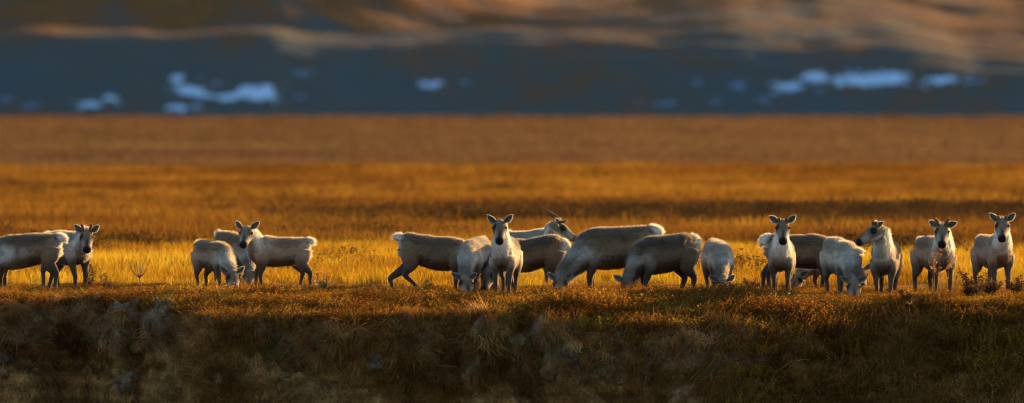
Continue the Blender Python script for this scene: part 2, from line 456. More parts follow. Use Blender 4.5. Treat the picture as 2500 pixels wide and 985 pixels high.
def hill_material():
    """rust heath in patches; shade and haze blue painted low, sunlit rust painted above"""
    m, t = new_mat("hill_tundra")
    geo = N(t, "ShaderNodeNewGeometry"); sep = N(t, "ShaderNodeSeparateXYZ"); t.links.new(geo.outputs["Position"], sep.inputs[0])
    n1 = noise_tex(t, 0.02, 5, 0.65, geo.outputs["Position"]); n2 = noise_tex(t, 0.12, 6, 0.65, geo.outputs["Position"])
    mr = N(t, "ShaderNodeMapRange"); mr.inputs[1].default_value = 6; mr.inputs[2].default_value = 34; mr.inputs[3].default_value = -0.12; mr.inputs[4].default_value = 0.05  # height shifts the colour: painted shade and haze below, painted sun above
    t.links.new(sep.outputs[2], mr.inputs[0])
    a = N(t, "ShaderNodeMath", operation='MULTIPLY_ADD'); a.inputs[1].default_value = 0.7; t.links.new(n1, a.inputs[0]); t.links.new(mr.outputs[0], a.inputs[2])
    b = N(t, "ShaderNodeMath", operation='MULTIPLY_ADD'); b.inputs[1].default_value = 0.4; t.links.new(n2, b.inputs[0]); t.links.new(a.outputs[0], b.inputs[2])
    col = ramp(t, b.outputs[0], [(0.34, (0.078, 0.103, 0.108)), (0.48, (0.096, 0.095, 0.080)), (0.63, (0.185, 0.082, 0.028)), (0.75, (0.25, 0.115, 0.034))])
    p = N(t, "ShaderNodeBsdfPrincipled"); p.inputs["Roughness"].default_value = 0.95; p.inputs["Specular IOR Level"].default_value = 0.05
    t.links.new(col, p.inputs["Base Color"])
    bp = N(t, "ShaderNodeBump", i_Strength=1.0, i_Distance=1.2); t.links.new(n2, bp.inputs["Height"]); t.links.new(bp.outputs[0], p.inputs["Normal"])
    out = N(t, "ShaderNodeOutputMaterial"); t.links.new(p.outputs[0], out.inputs[0])
    return m
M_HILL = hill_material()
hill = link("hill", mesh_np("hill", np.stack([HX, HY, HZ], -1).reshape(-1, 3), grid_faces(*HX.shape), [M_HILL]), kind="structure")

def bvh_of(V, F): return BVHTree.FromPolygons([tuple(v) for v in V], [tuple(f) for f in F])
hill_sub = np.ix_(range(0, len(hx)), range(0, 260))
hsV = np.stack([HX, HY, HZ], -1)[:, :260]
BV_HILL = bvh_of(hsV.reshape(-1, 3), grid_faces(*hsV.shape[:2]))
bsel = slice(60, 940)
BV_BANK = bvh_of(BP[bsel].reshape(-1, 3), grid_faces(*BP[bsel].shape[:2]))

def cast(bvh, px, py):
    d = Vector(px_dir(px, py)).normalized()
    hit = bvh.ray_cast(Vector(CAM), d)
    return (np.array(hit[0]), np.array(hit[1])) if hit[0] is not None else (None, None)

# snow left lying on the shaded foot of the hill
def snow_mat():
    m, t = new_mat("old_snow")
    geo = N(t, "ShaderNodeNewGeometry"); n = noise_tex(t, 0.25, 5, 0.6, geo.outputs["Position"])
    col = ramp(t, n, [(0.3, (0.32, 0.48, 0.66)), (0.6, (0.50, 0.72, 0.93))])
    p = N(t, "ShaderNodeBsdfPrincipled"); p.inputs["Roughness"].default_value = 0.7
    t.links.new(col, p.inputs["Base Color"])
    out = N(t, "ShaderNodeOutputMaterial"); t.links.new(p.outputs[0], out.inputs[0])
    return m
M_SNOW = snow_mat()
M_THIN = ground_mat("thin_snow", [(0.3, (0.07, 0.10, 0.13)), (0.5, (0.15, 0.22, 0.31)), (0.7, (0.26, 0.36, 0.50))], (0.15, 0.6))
SNOW = [  # patches as ellipses (px, py, half width, half height)
    [(625, 228, 62, 22), (560, 238, 40, 12), (650, 216, 30, 12)], [(465, 222, 45, 18), (430, 196, 22, 12), (500, 236, 35, 10)],
    [(440, 264, 45, 9)], [(735, 240, 22, 8)], [(220, 256, 45, 10), (270, 240, 22, 8)], [(75, 262, 38, 9)], [(14, 246, 22, 12)],
    [(1050, 212, 34, 10), (1065, 204, 14, 8)], [(1135, 202, 20, 6)], [(740, 180, 34, 7)],
    [(2110, 196, 130, 22), (1990, 190, 40, 18), (2180, 186, 60, 14)], [(1925, 212, 42, 16)], [(2300, 196, 60, 12)], [(2380, 200, 40, 6)],
    [(1797, 212, 26, 11)], [(1705, 199, 15, 11)], [(1620, 255, 60, 9)], [(1745, 250, 14, 8)], [(1870, 246, 30, 6)], [(2000, 220, 20, 12)],
]
for blobs in SNOW:
    bl = np.array(blobs, float); bl[:, 3] *= .8; bl[:, 2] *= .92
    x0, x1 = (bl[:, 0] - bl[:, 2] * 1.3).min(), (bl[:, 0] + bl[:, 2] * 1.3).max()
    y0, y1 = (bl[:, 1] - bl[:, 3] * 1.4).min(), (bl[:, 1] + bl[:, 3] * 1.4).max()
    nx, ny = max(int((x1 - x0) / 2.6), 8), max(int((y1 - y0) / 1.7), 7)
    gx, gy = np.meshgrid(np.linspace(x0, x1, nx), np.linspace(y0, y1, ny), indexing='ij')
    f = np.zeros_like(gx)
    for b in bl: f = np.maximum(f, 1.25 - ((gx - b[0]) / b[2]) ** 2 - ((gy - b[1]) / b[3]) ** 2)
    small = len(blobs) == 1
    f = f - (0.52 if small else 0.42) + (.45 if small else .35) * fbm(gx / 22, gy / 5, 3., 2) + (.75 if small else .5) * fbm(gx / 12, gy / 2.4, 8., 2)
    P3 = np.zeros(gx.shape + (3,)); okm = np.zeros(gx.shape, bool)
    for i in range(nx):
        for j in range(ny):
            h, nn = cast(BV_HILL, gx[i, j], gy[i, j])
            if h is not None: P3[i, j] = h; okm[i, j] = True
    P3[..., 2] += np.clip(f, -0.4, 1) * 0.35
    q = grid_faces(nx, ny)
    keep = (okm & (f > 0)).ravel()[q].sum(1) >= 3
    keep &= okm.ravel()[q].all(1)
    q = q[keep]
    if len(q) == 0: continue
    used, inv = np.unique(q, return_inverse=True)
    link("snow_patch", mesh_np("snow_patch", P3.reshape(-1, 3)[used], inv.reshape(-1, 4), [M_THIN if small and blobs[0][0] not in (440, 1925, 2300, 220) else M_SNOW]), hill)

# ------------------------------------------------------------------ plant tufts and how they are strewn
def blades(n, rad, h0, h1, w, lean=0.35, curl=0.3, seg=2, dirbias=None):
    r = rad * np.sqrt(rng.random(n)); a = rng.random(n) * 2 * PI
    base = np.stack([r * np.cos(a), r * np.sin(a), np.full(n, -0.02)], -1)
    L = h0 + (h1 - h0) * rng.random(n)
    d = rng.random(n) * 2 * PI
    out = np.stack([np.cos(d), np.sin(d), np.zeros(n)], -1)
    if dirbias is not None: out = norm(out * 0.6 + np.array(dirbias))
    th = rng.random(n) * lean; cu = rng.random(n) * curl
    wd = rng.random(n) * 2 * PI
    side = np.stack([np.cos(wd), np.sin(wd), np.zeros(n)], -1)
    V, T, Q = [], [], []
    pts = [base]; ang = th
    p = base
    for k in range(seg):
        p = p + (out * np.sin(ang)[:, None] + np.array([0, 0, 1.]) * np.cos(ang)[:, None]) * (L / seg)[:, None]
        pts.append(p); ang = ang + cu * 2
    rows = []
    for k, p in enumerate(pts[:-1]):
        ww = w * (1 - 0.45 * k / seg)
        rows += [p - side * ww / 2, p + side * ww / 2]
    rows.append(pts[-1])
    nv = len(rows)
    V = np.stack(rows, 1).reshape(-1, 3)
    b = np.arange(n)[:, None] * nv
    quads = [np.concatenate([b + 2 * k, b + 2 * k + 1, b + 2 * k + 3, b + 2 * k + 2], 1) for k in range(seg - 1)]
    k = seg - 1
    tris = np.concatenate([b + 2 * k, b + 2 * k + 1, b + 2 * k + 2], 1)
    return V, tris, (np.concatenate(quads) if quads else None)

def leaf_quads(C, size, up=0.3):
    """small leaves at the points C, any way round"""
    n = len(C)
    a = norm(rng.normal(size=(n, 3)) + np.array([0, 0, up])); b = norm(np.cross(a, rng.normal(size=(n, 3))))
    sz = size * (0.6 + 0.8 * rng.random(n))[:, None]
    V = np.stack([C, C + a * sz * .55 + b * sz * .32, C + a * sz, C + a * sz * .55 - b * sz * .32], 1).reshape(-1, 3)
    return V, np.arange(n * 4).reshape(-1, 4)

def twigs(n, rad, h0, h1, w, lean=0.5): return blades(n, rad, h0, h1, w, lean, 0.25, 2)

def heath_mesh(i, hmax):
    mb = MB(); me_mats = [M_HEATH, M_HEATHSTEM]
    n = 46
    V, T, Q = twigs(n, 0.20, hmax * .55, hmax, 0.006)
    tips = V.reshape(n, -1, 3)
    mb.add(V, T, Q); ns = len(T) + (len(Q) if Q is not None else 0)
    fr = rng.random((n, 9, 1)) ** .7
    C = tips[:, None, 0] * (1 - fr) + tips[:, None, -1] * fr + rng.normal(size=(n, 9, 3)) * 0.012
    LV, LQ = leaf_quads(C.reshape(-1, 3), 0.019)
    mb.add(LV, None, LQ)
    G, GT, GQ = blades(13, 0.2, hmax * .7, hmax * 1.6, 0.005, .5, .4)
    mb.add(G, GT, GQ)
    me = mb.mesh("heath_tuft", me_mats)
    # stems are the first triangles and the first quads
    return me

def grass_mesh(n, rad, h0, h1, w, mat, lean=.3, curl=.25, seg=2, dirbias=None):
    mb = MB(); mb.add(*blades(n, rad, h0, h1, w, lean, curl, seg, dirbias))
    return mb.mesh("grass_tuft", [mat])

def shrubby_mesh(n, rad, h, w, leaf, nleaf, mat):
    mb = MB(); V, T, Q = blades(n, rad * .35, h * .5, h, w, 0.9, .2, 2)
    mb.add(V, T, Q); P = V.reshape(n, -1, 3)
    fr = rng.random((n, nleaf, 1)) ** .6
    C = P[:, None, 0] * (1 - fr) + P[:, None, -1] * fr + rng.normal(size=(n, nleaf, 3)) * rad * .12
    LV, LQ = leaf_quads(C.reshape(-1, 3), leaf)
    mb.add(LV, None, LQ)
    return mb.mesh("shrub_tuft", [mat])

def tuft_set(name, meshes):
    c = bpy.data.collections.new(name)
    for i, me in enumerate(meshes):
        o = bpy.data.objects.new("%s_%02d" % (name, i), me); c.objects.link(o)
    return c

def strew(name, P, rot, scl, coll, nvar, **props):
    """instances of the tufts of coll on the points P (geometry nodes)"""
    n = len(P)
    me = bpy.data.meshes.new(name)
    me.vertices.add(n); me.vertices.foreach_set("co", np.asarray(P, np.float32).ravel())
    for nm, arr in (("rot", rot), ("scl", scl)):
        a = me.attributes.new(nm, 'FLOAT_VECTOR', 'POINT'); a.data.foreach_set("vector", np.asarray(arr, np.float32).ravel())
    a = me.attributes.new("idx", 'INT', 'POINT'); a.data.foreach_set("value", rng.integers(0, nvar, n).astype(np.int32))
    o = link(name, me, kind="stuff", **props)
    ng = bpy.data.node_groups.new("strew_" + name, 'GeometryNodeTree')
    ng.interface.new_socket("Geometry", in_out='INPUT', socket_type='NodeSocketGeometry')
    ng.interface.new_socket("Geometry", in_out='OUTPUT', socket_type='NodeSocketGeometry')
    gi, go = ng.nodes.new("NodeGroupInput"), ng.nodes.new("NodeGroupOutput")
    ci = ng.nodes.new("GeometryNodeCollectionInfo"); ci.inputs[0].default_value = coll
    ci.inputs["Separate Children"].default_value = True; ci.inputs["Reset Children"].default_value = True
    iop = ng.nodes.new("GeometryNodeInstanceOnPoints"); iop.inputs["Pick Instance"].default_value = True
    def attr(nm, dt):
        nn = ng.nodes.new("GeometryNodeInputNamedAttribute"); nn.data_type = dt; nn.inputs[0].default_value = nm
        return [s_ for s_ in nn.outputs if s_.enabled and s_.name == "Attribute"][0]
    ng.links.new(gi.outputs[0], iop.inputs["Points"]); ng.links.new(ci.outputs[0], iop.inputs["Instance"])
    ng.links.new(attr("idx", 'INT'), iop.inputs["Instance Index"])
    ng.links.new(attr("scl", 'FLOAT_VECTOR'), iop.inputs["Scale"])
    er = ng.nodes.new("FunctionNodeEulerToRotation"); ng.links.new(attr("rot", 'FLOAT_VECTOR'), er.inputs[0])
    ng.links.new(er.outputs[0], iop.inputs["Rotation"])
    ng.links.new(iop.outputs[0], go.inputs[0])
    md = o.modifiers.new("strew", 'NODES'); md.node_group = ng
    return o

def spin(n): return np.stack([rng.normal(0, .08, n), rng.normal(0, .08, n), rng.random(n) * 2 * PI], -1)

def frames_to_euler(Z, Yd):
    """euler angles of frames whose Z is given and whose Y leans towards Yd"""
    Z = norm(Z); X = norm(np.cross(Yd, Z)); Y = np.cross(Z, X)
    Rm = np.stack([X, Y, Z], -1)
    b = -np.arcsin(np.clip(Rm[:, 2, 0], -1, 1))
    a = np.arctan2(Rm[:, 2, 1], Rm[:, 2, 2]); c = np.arctan2(Rm[:, 1, 0], Rm[:, 0, 0])
    return np.stack([a, b, c], -1)

SET_HEATH = tuft_set("heath_tufts", [heath_mesh(i, .12 + .02 * i) for i in range(5)])
SET_GOLD = tuft_set("gold_tufts", [grass_mesh(70, .28, .16, .38, .007, M_GOLD, .35, .25) for i in range(4)])
SET_RUST = tuft_set("rust_tufts", [grass_mesh(60, .42, .18, .40, .016, M_RUST, .45, .25) for i in range(4)])
SET_FAR = tuft_set("far_tufts", [grass_mesh(60, .8, .25, .55, .06, M_FARVEG, .6, .3) for i in range(4)])
SET_DARK = tuft_set("dark_shrubs", [shrubby_mesh(40, .7, .55, .012, .05, 9, M_DARKSHRUB) for i in range(4)])
SET_DEAD = tuft_set("dead_tufts", [grass_mesh(46, .12, .14, .42, .006, M_DEADGRASS, .9, .55, 4, (0, .9, 0)) for i in range(6)])
SET_GREEN = tuft_set("green_tufts", [grass_mesh(40, .10, .10, .26, .006, M_GREENGRASS, .8, .45, 3, (0, .6, 0)) for i in range(4)])

# heath along the edge of the plain, up to the herd, and down over the lip of the bank
n = 9000
hxp = rng.uniform(-14, 14, n); hyp = f_y0(hxp) + 0.1 + rng.random(n) ** 1.15 * 10.5
dens = np.clip(1.25 - (hyp - f_y0(hxp) - 6.5) / 3.5 + .5 * fbm(hxp * .6, hyp * .4, 2., 2), 0, 1)
kp = rng.random(n) < dens
HP = np.stack([hxp, hyp, height(hxp, hyp)], -1)[kp]
ii = rng.integers(60, 940, 9000); jj = rng.integers(0, NS, 9000)
lipw = np.clip(1.15 - rel[ii, jj] / (.10 + .35 * (1 - np.clip(SOD[ii, 0], 0, 1))), 0, 1) * np.where(bx[ii] < -5.6, .75, 1)
rightw = np.where((bx[ii] > 3.0) & (rel[ii, jj] > 0), .65 * np.clip((bx[ii] - 3) / 2, 0, 1) * np.clip(1.5 - rel[ii, jj] / 2, 0, 1), 0)
kb = rng.random(9000) < np.maximum(lipw, rightw)
HP2 = BP[ii, jj][kb]
HA = np.concatenate([HP, HP2])
hs_ = 0.42 + .6 * np.clip((-3.8 - HA[:, 1:2]) / 2.5, 0, 1)                 # cropped short where the herd feeds
hs_ = hs_ * (0.7 + .6 * rng.random((len(HA), 1))) * (1 + .5 * np.clip(fbm(HA[:, 0] * .7, HA[:, 1] * .7, 5., 3)[:, None], -.6, 1.2))
strew("heath", HA, spin(len(HA)), hs_ * np.array([[1, 1, 1.]]) + np.array([[.35, .35, 0]]), SET_HEATH, 5)

# golden grass behind the herd
n = 18500
gy_ = -1.5 + rng.random(n) * 38; gx_ = rng.uniform(-1, 1, n) * (16 + .12 * np.maximum(gy_, 0))
kp = rng.random(n) < np.clip((gy_ - 2.0) / 4, 0.02, 1) * np.clip((33 - gy_ + 3 * vnoise(gx_ / 6., gy_ / 5., 4.)) / 12, 0, 1) * np.clip(.75 + .8 * fbm(gx_ * .22, gy_ * .12, 3., 3), .15, 1)
GP = np.stack([gx_, gy_, height(gx_, gy_)], -1)[kp]
gs_ = (0.65 + .6 * rng.random((len(GP), 1))) * (.45 + .55 * np.clip((GP[:, 1:2] - 3) / 6, 0, 1))
strew("grass", GP, spin(len(GP)), gs_ * np.array([[1, 1, 1.]]) + np.array([[.2, .2, 0]]), SET_GOLD, 4)

# rusty grass of the middle distance, with a few tufts among the gold
n = 34000
ry_ = 32 + rng.random(n) ** 1.2 * 171; rx_ = rng.uniform(-1, 1, n) * (18 + .14 * ry_)
kp = rng.random(n) > .75 * np.exp(-((ry_ - 65) / 9.) ** 2) * np.clip(.55 + .08 * rx_, .15, 1)
rx_, ry_ = rx_[kp], ry_[kp]; n = len(rx_)
ry_ = np.concatenate([ry_, 34 - 25 * rng.random(4500) ** 1.6]); rx_ = np.concatenate([rx_, rng.uniform(-17, 17, 4500)]); n = len(rx_)
RP = np.stack([rx_, ry_, height(rx_, ry_)], -1)
sc = (0.8 + .7 * rng.random((n, 1))) * np.where(ry_ < 30, .7, 1.)[:, None]
strew("rusty_grass", RP, spin(n), sc * np.array([[1.15, 1.15, 1.0]]), SET_RUST, 4)

# dark dwarf willow in strips across the plain
n = 90000
dy_ = 6 + rng.random(n) * 200; dx_ = rng.uniform(-1, 1, n) * (14 + .1 * dy_)
strip = np.exp(-((dy_ - 66 - 5 * vnoise(dx_ / 9., .4, 6.)) / 9.) ** 2) * np.clip(.75 + .09 * dx_ + .9 * fbm(dx_ / 7., dy_ / 7., 7., 3), 0, 1.6)
dash = np.clip(fbm(dx_ * .25, dy_ * .10, 11., 3) - .24, 0, 1) * .5 * np.exp(-((dy_ - 30) / 18.) ** 2) * np.clip((dy_ - 8) / 6, 0, 1)
edge = 0.25 * np.exp(-((dy_ - 122) / 16.) ** 2) * np.clip(fbm(dx_ / 5., dy_ / 9., 15., 3), 0, 1)
kp = rng.random(n) < np.clip(strip * .55 + dash + edge, 0, 1)
DP = np.stack([dx_, dy_, height(dx_, dy_)], -1)[kp]
strew("willow_scrub", DP, spin(len(DP)), (0.6 + .6 * rng.random((len(DP), 1))) * np.ones((1, 3)) * np.array([[1, 1, .85]]), SET_DARK, 4)

# far tundra, thinning with distance
n = 80000
rr = rng.uniform(30, 182, n)
fd = 3.0 * FPX / rr
fd = np.minimum(fd, 1985.0)
fy = fd - 120; fx = rng.uniform(-1, 1, n) * .14 * fd
kp = fy > 190
FP = np.stack([fx, fy, height(fx, fy)], -1)[kp]
fs = np.clip(fd[kp] / 450, .7, 2.6)[:, None] * (0.7 + .6 * rng.random((len(FP), 1)))
strew("tundra_scrub", FP, spin(len(FP)), np.concatenate([fs * 1.3, fs * 1.3, np.clip(fs, .5, 1.4)], 1), SET_FAR, 4)

# crumbs and clumps of earth sticking out of the bank
def crumb_mesh(i):
    bm = bmesh.new(); bmesh.ops.create_icosphere(bm, subdivisions=3, radius=1)
    V = np.array([v.co for v in bm.verts]); F = np.array([[v.index for v in f.verts] for f in bm.faces]); bm.free()
    V = V * (1 + .38 * fbm(V[:, 0] * 1.5 + i * 7, V[:, 1] * 1.5, V[:, 2] * 1.5, 4))[:, None] * np.array([1, .8, .62]) * .06
    return mesh_np("crumb", V, F, [M_CRUMB], True)
M_CRUMB = ground_mat("crumb_earth", [(0.3, (0.05, 0.026, 0.010)), (0.5, (0.22, 0.115, 0.042)), (0.7, (0.45, 0.29, 0.145))], (1.2, 9.0), 0.02)
SET_CRUMB = tuft_set("earth_crumbs", [crumb_mesh(i) for i in range(6)])
ii = rng.integers(60, 940, 9000); jj = rng.integers(2, NS - 1, 9000)
kp = (rng.random(9000) < np.clip(.25 + .9 * fbm(bx[ii] * .8, rel[ii, jj] * 1.2, 21., 3), .02, 1) * np.clip(SOD[ii, 0], .12, 1) * (1 - .93 * calm[ii, jj]) * (1 - .6 * soil[ii, jj])) & (rel[ii, jj] > 0.1)
CP = BP[ii, jj][kp]
strew("earth_crumbs", CP, rng.random((len(CP), 3)) * 6.28, (.3 + 1.2 * rng.random((len(CP), 1)) ** 2 + 2.2 * rng.random((len(CP), 1)) ** 14) * np.ones((1, 3)), SET_CRUMB, 6)

# dead grass hanging on the bank
ii = rng.integers(60, 940, 60000); jj = rng.integers(2, NS - 1, 60000)
Pn = BP[ii, jj]
du, dv = BP[np.minimum(ii + 1, 939), jj] - BP[np.maximum(ii - 1, 60), jj], BP[ii, np.minimum(jj + 1, NS - 1)] - BP[ii, jj - 1]
NB = norm(np.cross(dv, du)); NB[NB[:, 1] > 0] *= -1
vis = Pn[:, 2] > -2.1
w_sod = np.clip((rel[ii, jj] + .15) / .25, 0, 1) * (1 - soil[ii, jj])
w_left = np.clip((bx[ii] + 5.6) / .8, .6, 1)
w_any = w_sod * (.55 * np.clip(.7 + .9 * fbm(Pn[:, 0] * .9, Pn[:, 2] * 1.4, 4., 3), .22, 1)) * w_left
w_soil = soil[ii, jj] * .05 * np.clip(bx[ii] + 6.5, 0, 1)
kp = (rng.random(len(Pn)) < np.maximum(w_any, w_soil)) & vis
DG, DN = Pn[kp], NB[kp]
down = np.tile(np.array([0, -.25, -1.]), (len(DG), 1)) + rng.normal(0, .35, (len(DG), 3))
Zax = norm(DN * .75 + np.array([0, 0, .55]) + rng.normal(0, .25, DN.shape))
strew("dead_grass", DG, frames_to_euler(Zax, down), (0.5 + .75 * rng.random((len(DG), 1))) * np.ones((1, 3)), SET_DEAD, 6)
kp = (rng.random(len(Pn)) < .28 * np.clip(fbm(Pn[:, 0] * .8 + 30, Pn[:, 2] * 1.2, 9., 3) - .15, 0, 1) * np.clip((rel[ii, jj] + .5) / .4, 0, 1) * np.clip(1.6 - rel[ii, jj], 0, 1) * (1 - soil[ii, jj]) * np.clip(bx[ii] + 6.2, .03, 1)) & vis
GG, GN_ = Pn[kp], NB[kp]
down = np.tile(np.array([0, -.25, -1.]), (len(GG), 1)) + rng.normal(0, .35, (len(GG), 3))
strew("green_grass", GG, frames_to_euler(norm(GN_ * .6 + np.array([0, 0, .8])), down), (0.6 + .7 * rng.random((len(GG), 1))) * np.ones((1, 3)), SET_GREEN, 4)

# ------------------------------------------------------------------ caribou
COATS = {
    "adult": dict(body=(0.225, 0.142, 0.080), back=(0.25, 0.165, 0.098), neck=(0.70, 0.66, 0.60), leg=(0.080, 0.050, 0.034), face=(0.20, 0.135, 0.085), belly=(0.44, 0.32, 0.21), flank=(0.22, 0.135, 0.076)),
    "calf":  dict(body=(0.34, 0.232, 0.145), back=(0.43, 0.32, 0.22), neck=(0.68, 0.64, 0.57), leg=(0.095, 0.062, 0.042), face=(0.22, 0.155, 0.10), belly=(0.42, 0.34, 0.26), flank=(0.19, 0.130, 0.085)),
    "pale":  dict(body=(0.52, 0.43, 0.33), back=(0.60, 0.53, 0.43), neck=(0.74, 0.71, 0.66), leg=(0.11, 0.074, 0.050), face=(0.23, 0.165, 0.11), belly=(0.48, 0.41, 0.33), flank=(0.23, 0.17, 0.12)),
}
TORSO = np.array([  # x, zc, half height, half width for a withers height of 1
    (-0.60, .775, .055, .050), (-0.575, .77, .120, .105), (-0.52, .745, .180, .165), (-0.42, .745, .215, .200), (-0.28, .712, .252, .228), (-0.10, .685, .272, .238),
    (0.08, .675, .286, .238), (0.22, .688, .288, .222), (0.35, .70, .262, .190), (0.46, .70, .220, .160), (0.53, .70, .135, .105), (0.56, .70, .055, .045)])
VOX = 0.0165

def leaf_ear(base, d, face, L, Wd, up):
    """cupped leaf shaped ear: two skins a finger apart; returns V, Q, inner mask"""
    n, m = 9, 7
    t = np.linspace(0, 1, n); w = Wd * np.array([.36, .72, .96, 1.0, .94, .82, .65, .42, .12])
    a = np.linspace(-1, 1, m)
    d, face = norm(d), np.asarray(face, float)
    face = norm(face - (face @ d) * d); sd = np.cross(d, face)
    ctr = base + d * (t[:, None] * L) - face * (0.10 * L * np.sin(t * PI * .5)[:, None] ** 2) * 0.4
    cup = (a ** 2)[None, :, None] * (w[:, None, None] * .55) * np.linspace(1.0, .5, n)[:, None, None]
    inn = ctr[:, None] + sd * (a[None, :, None] * w[:, None, None] * .5) + face * cup
    outn = inn - face * 0.011 * (1 - .2 * (a ** 2)[None, :, None]) * (1 - .3 * t[:, None, None])
    V = np.concatenate([inn.reshape(-1, 3), outn.reshape(-1, 3)])
    q = grid_faces(n, m); k = n * m
    i = np.arange(k).reshape(n, m)
    ring = np.concatenate([i[0, :], i[1:, -1], i[-1, -2::-1], i[-2:0:-1, 0]])
    r2 = np.roll(ring, -1)
    side = np.stack([ring, r2, r2 + k, ring + k], -1)
    inner = np.zeros(2 * k, bool)
    rim = np.zeros((n, m)); rim[:, [0, -1]] = 1; rim[-1] = 1
    inner[:k] = True
    rimv = np.concatenate([rim.ravel(), np.ones(k) * .5])
    return V, np.concatenate([q, q[:, ::-1] + k, side]), inner, rimv, ring, len(side)

def caribou(px, row, H, yaw, poll, nose, label, coat="calf", nd=-1, pd=None, antler=None, hs=1.0, steps=(0, 0, 0, 0), hind=None, neckfat=1.0, tailup=0.3, lf=1.0, earlift=.66, ears=True, tone=1.0, dropf=.095):
    ya = R(yaw)
    root = at_plane(px, row, 0.0); root[2] = height(root[0], root[1]) - 0.012
    cy, sy = math.cos(ya), math.sin(ya)
    def to_local(v): return np.array([cy * v[0] + sy * v[1], -sy * v[0] + cy * v[1], v[2]])
    C = {k_: tuple(np.array(v_) * (tone if k_ != 'neck' else tone ** .4)) for k_, v_ in COATS[coat].items()}
    mb = MB(); seg_c, seg_r, seg_id, seg_t, seg_d = [], [], [], [], []
    def add(P, hh, hw, side, sid, m=16, flow=None):
        V, T, Q = loft(P, hh, hw, side, m)
        mb.add(V, T, Q)
        t = np.linspace(0, 1, len(P)); tan = norm(np.gradient(P, axis=0))
        seg_c.append(P); seg_r.append((np.broadcast_to(hh, len(P)) + np.broadcast_to(hw, len(P))) / 2)
        seg_id.append(np.full(len(P), sid)); seg_t.append(t); seg_d.append(tan if flow is None else np.broadcast_to(flow, P.shape))
    Yax = np.array([0, 1., 0])
    # torso (0)
    K = smooth_path(np.column_stack([TORSO[:, 0] * lf, np.zeros(len(TORSO)), TORSO[:, 1] + .07 * TORSO[:, 2], TORSO[:, 2] * .92, TORSO[:, 3] * .92]), 40) * H
    grazing = poll[1] > 630
    gr_ = np.random.default_rng(int(px))
    K[:, 2] += H * (.012 * np.sin(K[:, 0] / H * 7 + gr_.random() * 6) + gr_.normal(0, .012) * K[:, 0] / H)
    if grazing: K[:, 2] -= dropf * (K[:, 0] + .40 * H)
    add(K[:, :3], K[:, 3], K[:, 4], Yax, 0, 22, flow=np.array([-1., 0, -.45]))
    # neck (1)
    S0 = np.array([0.32 * lf, 0, .735 - (dropf * .72 if grazing else 0)]) * H
    wS = np.array([cy * S0[0], sy * S0[0], S0[2]]) + root
    Ln = (0.66 if grazing else 0.56) * H
    wp = at_depth(poll[0], poll[1], wS[1])
    dxz = (wp - wS)
    if pd is None:
        dy = math.sqrt(max(Ln ** 2 - dxz[0] ** 2 - dxz[2] ** 2, 0.0004))
        pd = -dy
    wp = at_depth(poll[0], poll[1], wS[1] + pd)
    hl = 0.44 * hs
    wn_ = at_depth(nose[0], nose[1], wp[1])
    dn = wn_ - wp
    flat = math.hypot(dn[0], dn[2])
    if nd != 0:
        dyn = math.sqrt(max(hl ** 2 - flat ** 2, 0.0)) if abs(nd) == 1 else abs(nd) * hl
        wn_ = at_depth(nose[0], nose[1], wp[1] + math.copysign(dyn, nd))
    f = norm(wn_ - wp)
    pl, fl = to_local(wp - root), to_local(f)
    # bezier neck
    dirn = norm(pl - S0)
    P1 = S0 + norm(np.array([.55, 0, .12 if not grazing else -.1]) + dirn * .8) * Ln * .36
    upl = np.array([0, 0, 1.]) if not grazing else norm(np.array([.6, 0, .6]))
    P2 = pl - norm(dirn * .9 + fl * .35) * Ln * .30
    tt = np.linspace(0, 1, 22)[:, None]
    B = (1 - tt) ** 3 * S0 + 3 * (1 - tt) ** 2 * tt * P1 + 3 * (1 - tt) * tt ** 2 * P2 + tt ** 3 * pl
    tq = tt[:, 0]
    nh = np.interp(tq, [0, .3, .6, .85, 1], np.array([.225, .190, .150, .122, .100]) * (.88 if grazing else .95)) * H * neckfat
    nw = np.interp(tq, [0, .3, .6, .85, 1], [.195, .155, .118, .098, .085]) * H * neckfat
    # side vector of the neck: across its bend plane
    tan0 = norm(B[1] - B[0]); 
    sideN = Yax + 0 * B
    hside = norm(np.cross(np.array([0, 0, 1.]), fl)) if abs(fl[2]) < .97 else Yax
    if grazing and abs(fl[2]) > .75:
        hside = norm(np.cross(norm(dirn * np.array([1, 1, 0]) + 1e-6) * -1, np.array([0, 0, 1.]))) if abs(fl[2]) > .93 else hside
    sideN = norm(Yax * (1 - tt) + hside * tt)
    add(B, nh, nw, sideN, 1, 18, flow=None)
    # head (2)
    fu = norm(np.cross(fl, hside))
    if fu[2] < 0 and not grazing: fu, hside = -fu, -hside
    HT = np.array([(-.06, .055, .060, .0), (0., .092, .092, -.004), (.05, .110, .106, -.012), (.11, .120, .116, -.022), (.16, .116, .112, -.028), (.22, .096, .092, -.036),
                   (.29, .076, .078, -.042), (.36, .070, .074, -.044), (.41, .064, .070, -.046), (.44, .036, .042, -.048)])
    Hk = smooth_path(np.column_stack([HT[:, 0], HT[:, 3], np.zeros(len(HT)), HT[:, 1], HT[:, 2]]), 26)
    HP_ = pl + (fl * Hk[:, :1] + fu * Hk[:, 1:2]) * hs
    add(HP_, Hk[:, 3] * hs, Hk[:, 4] * hs, hside, 2, 18, flow=-fl)
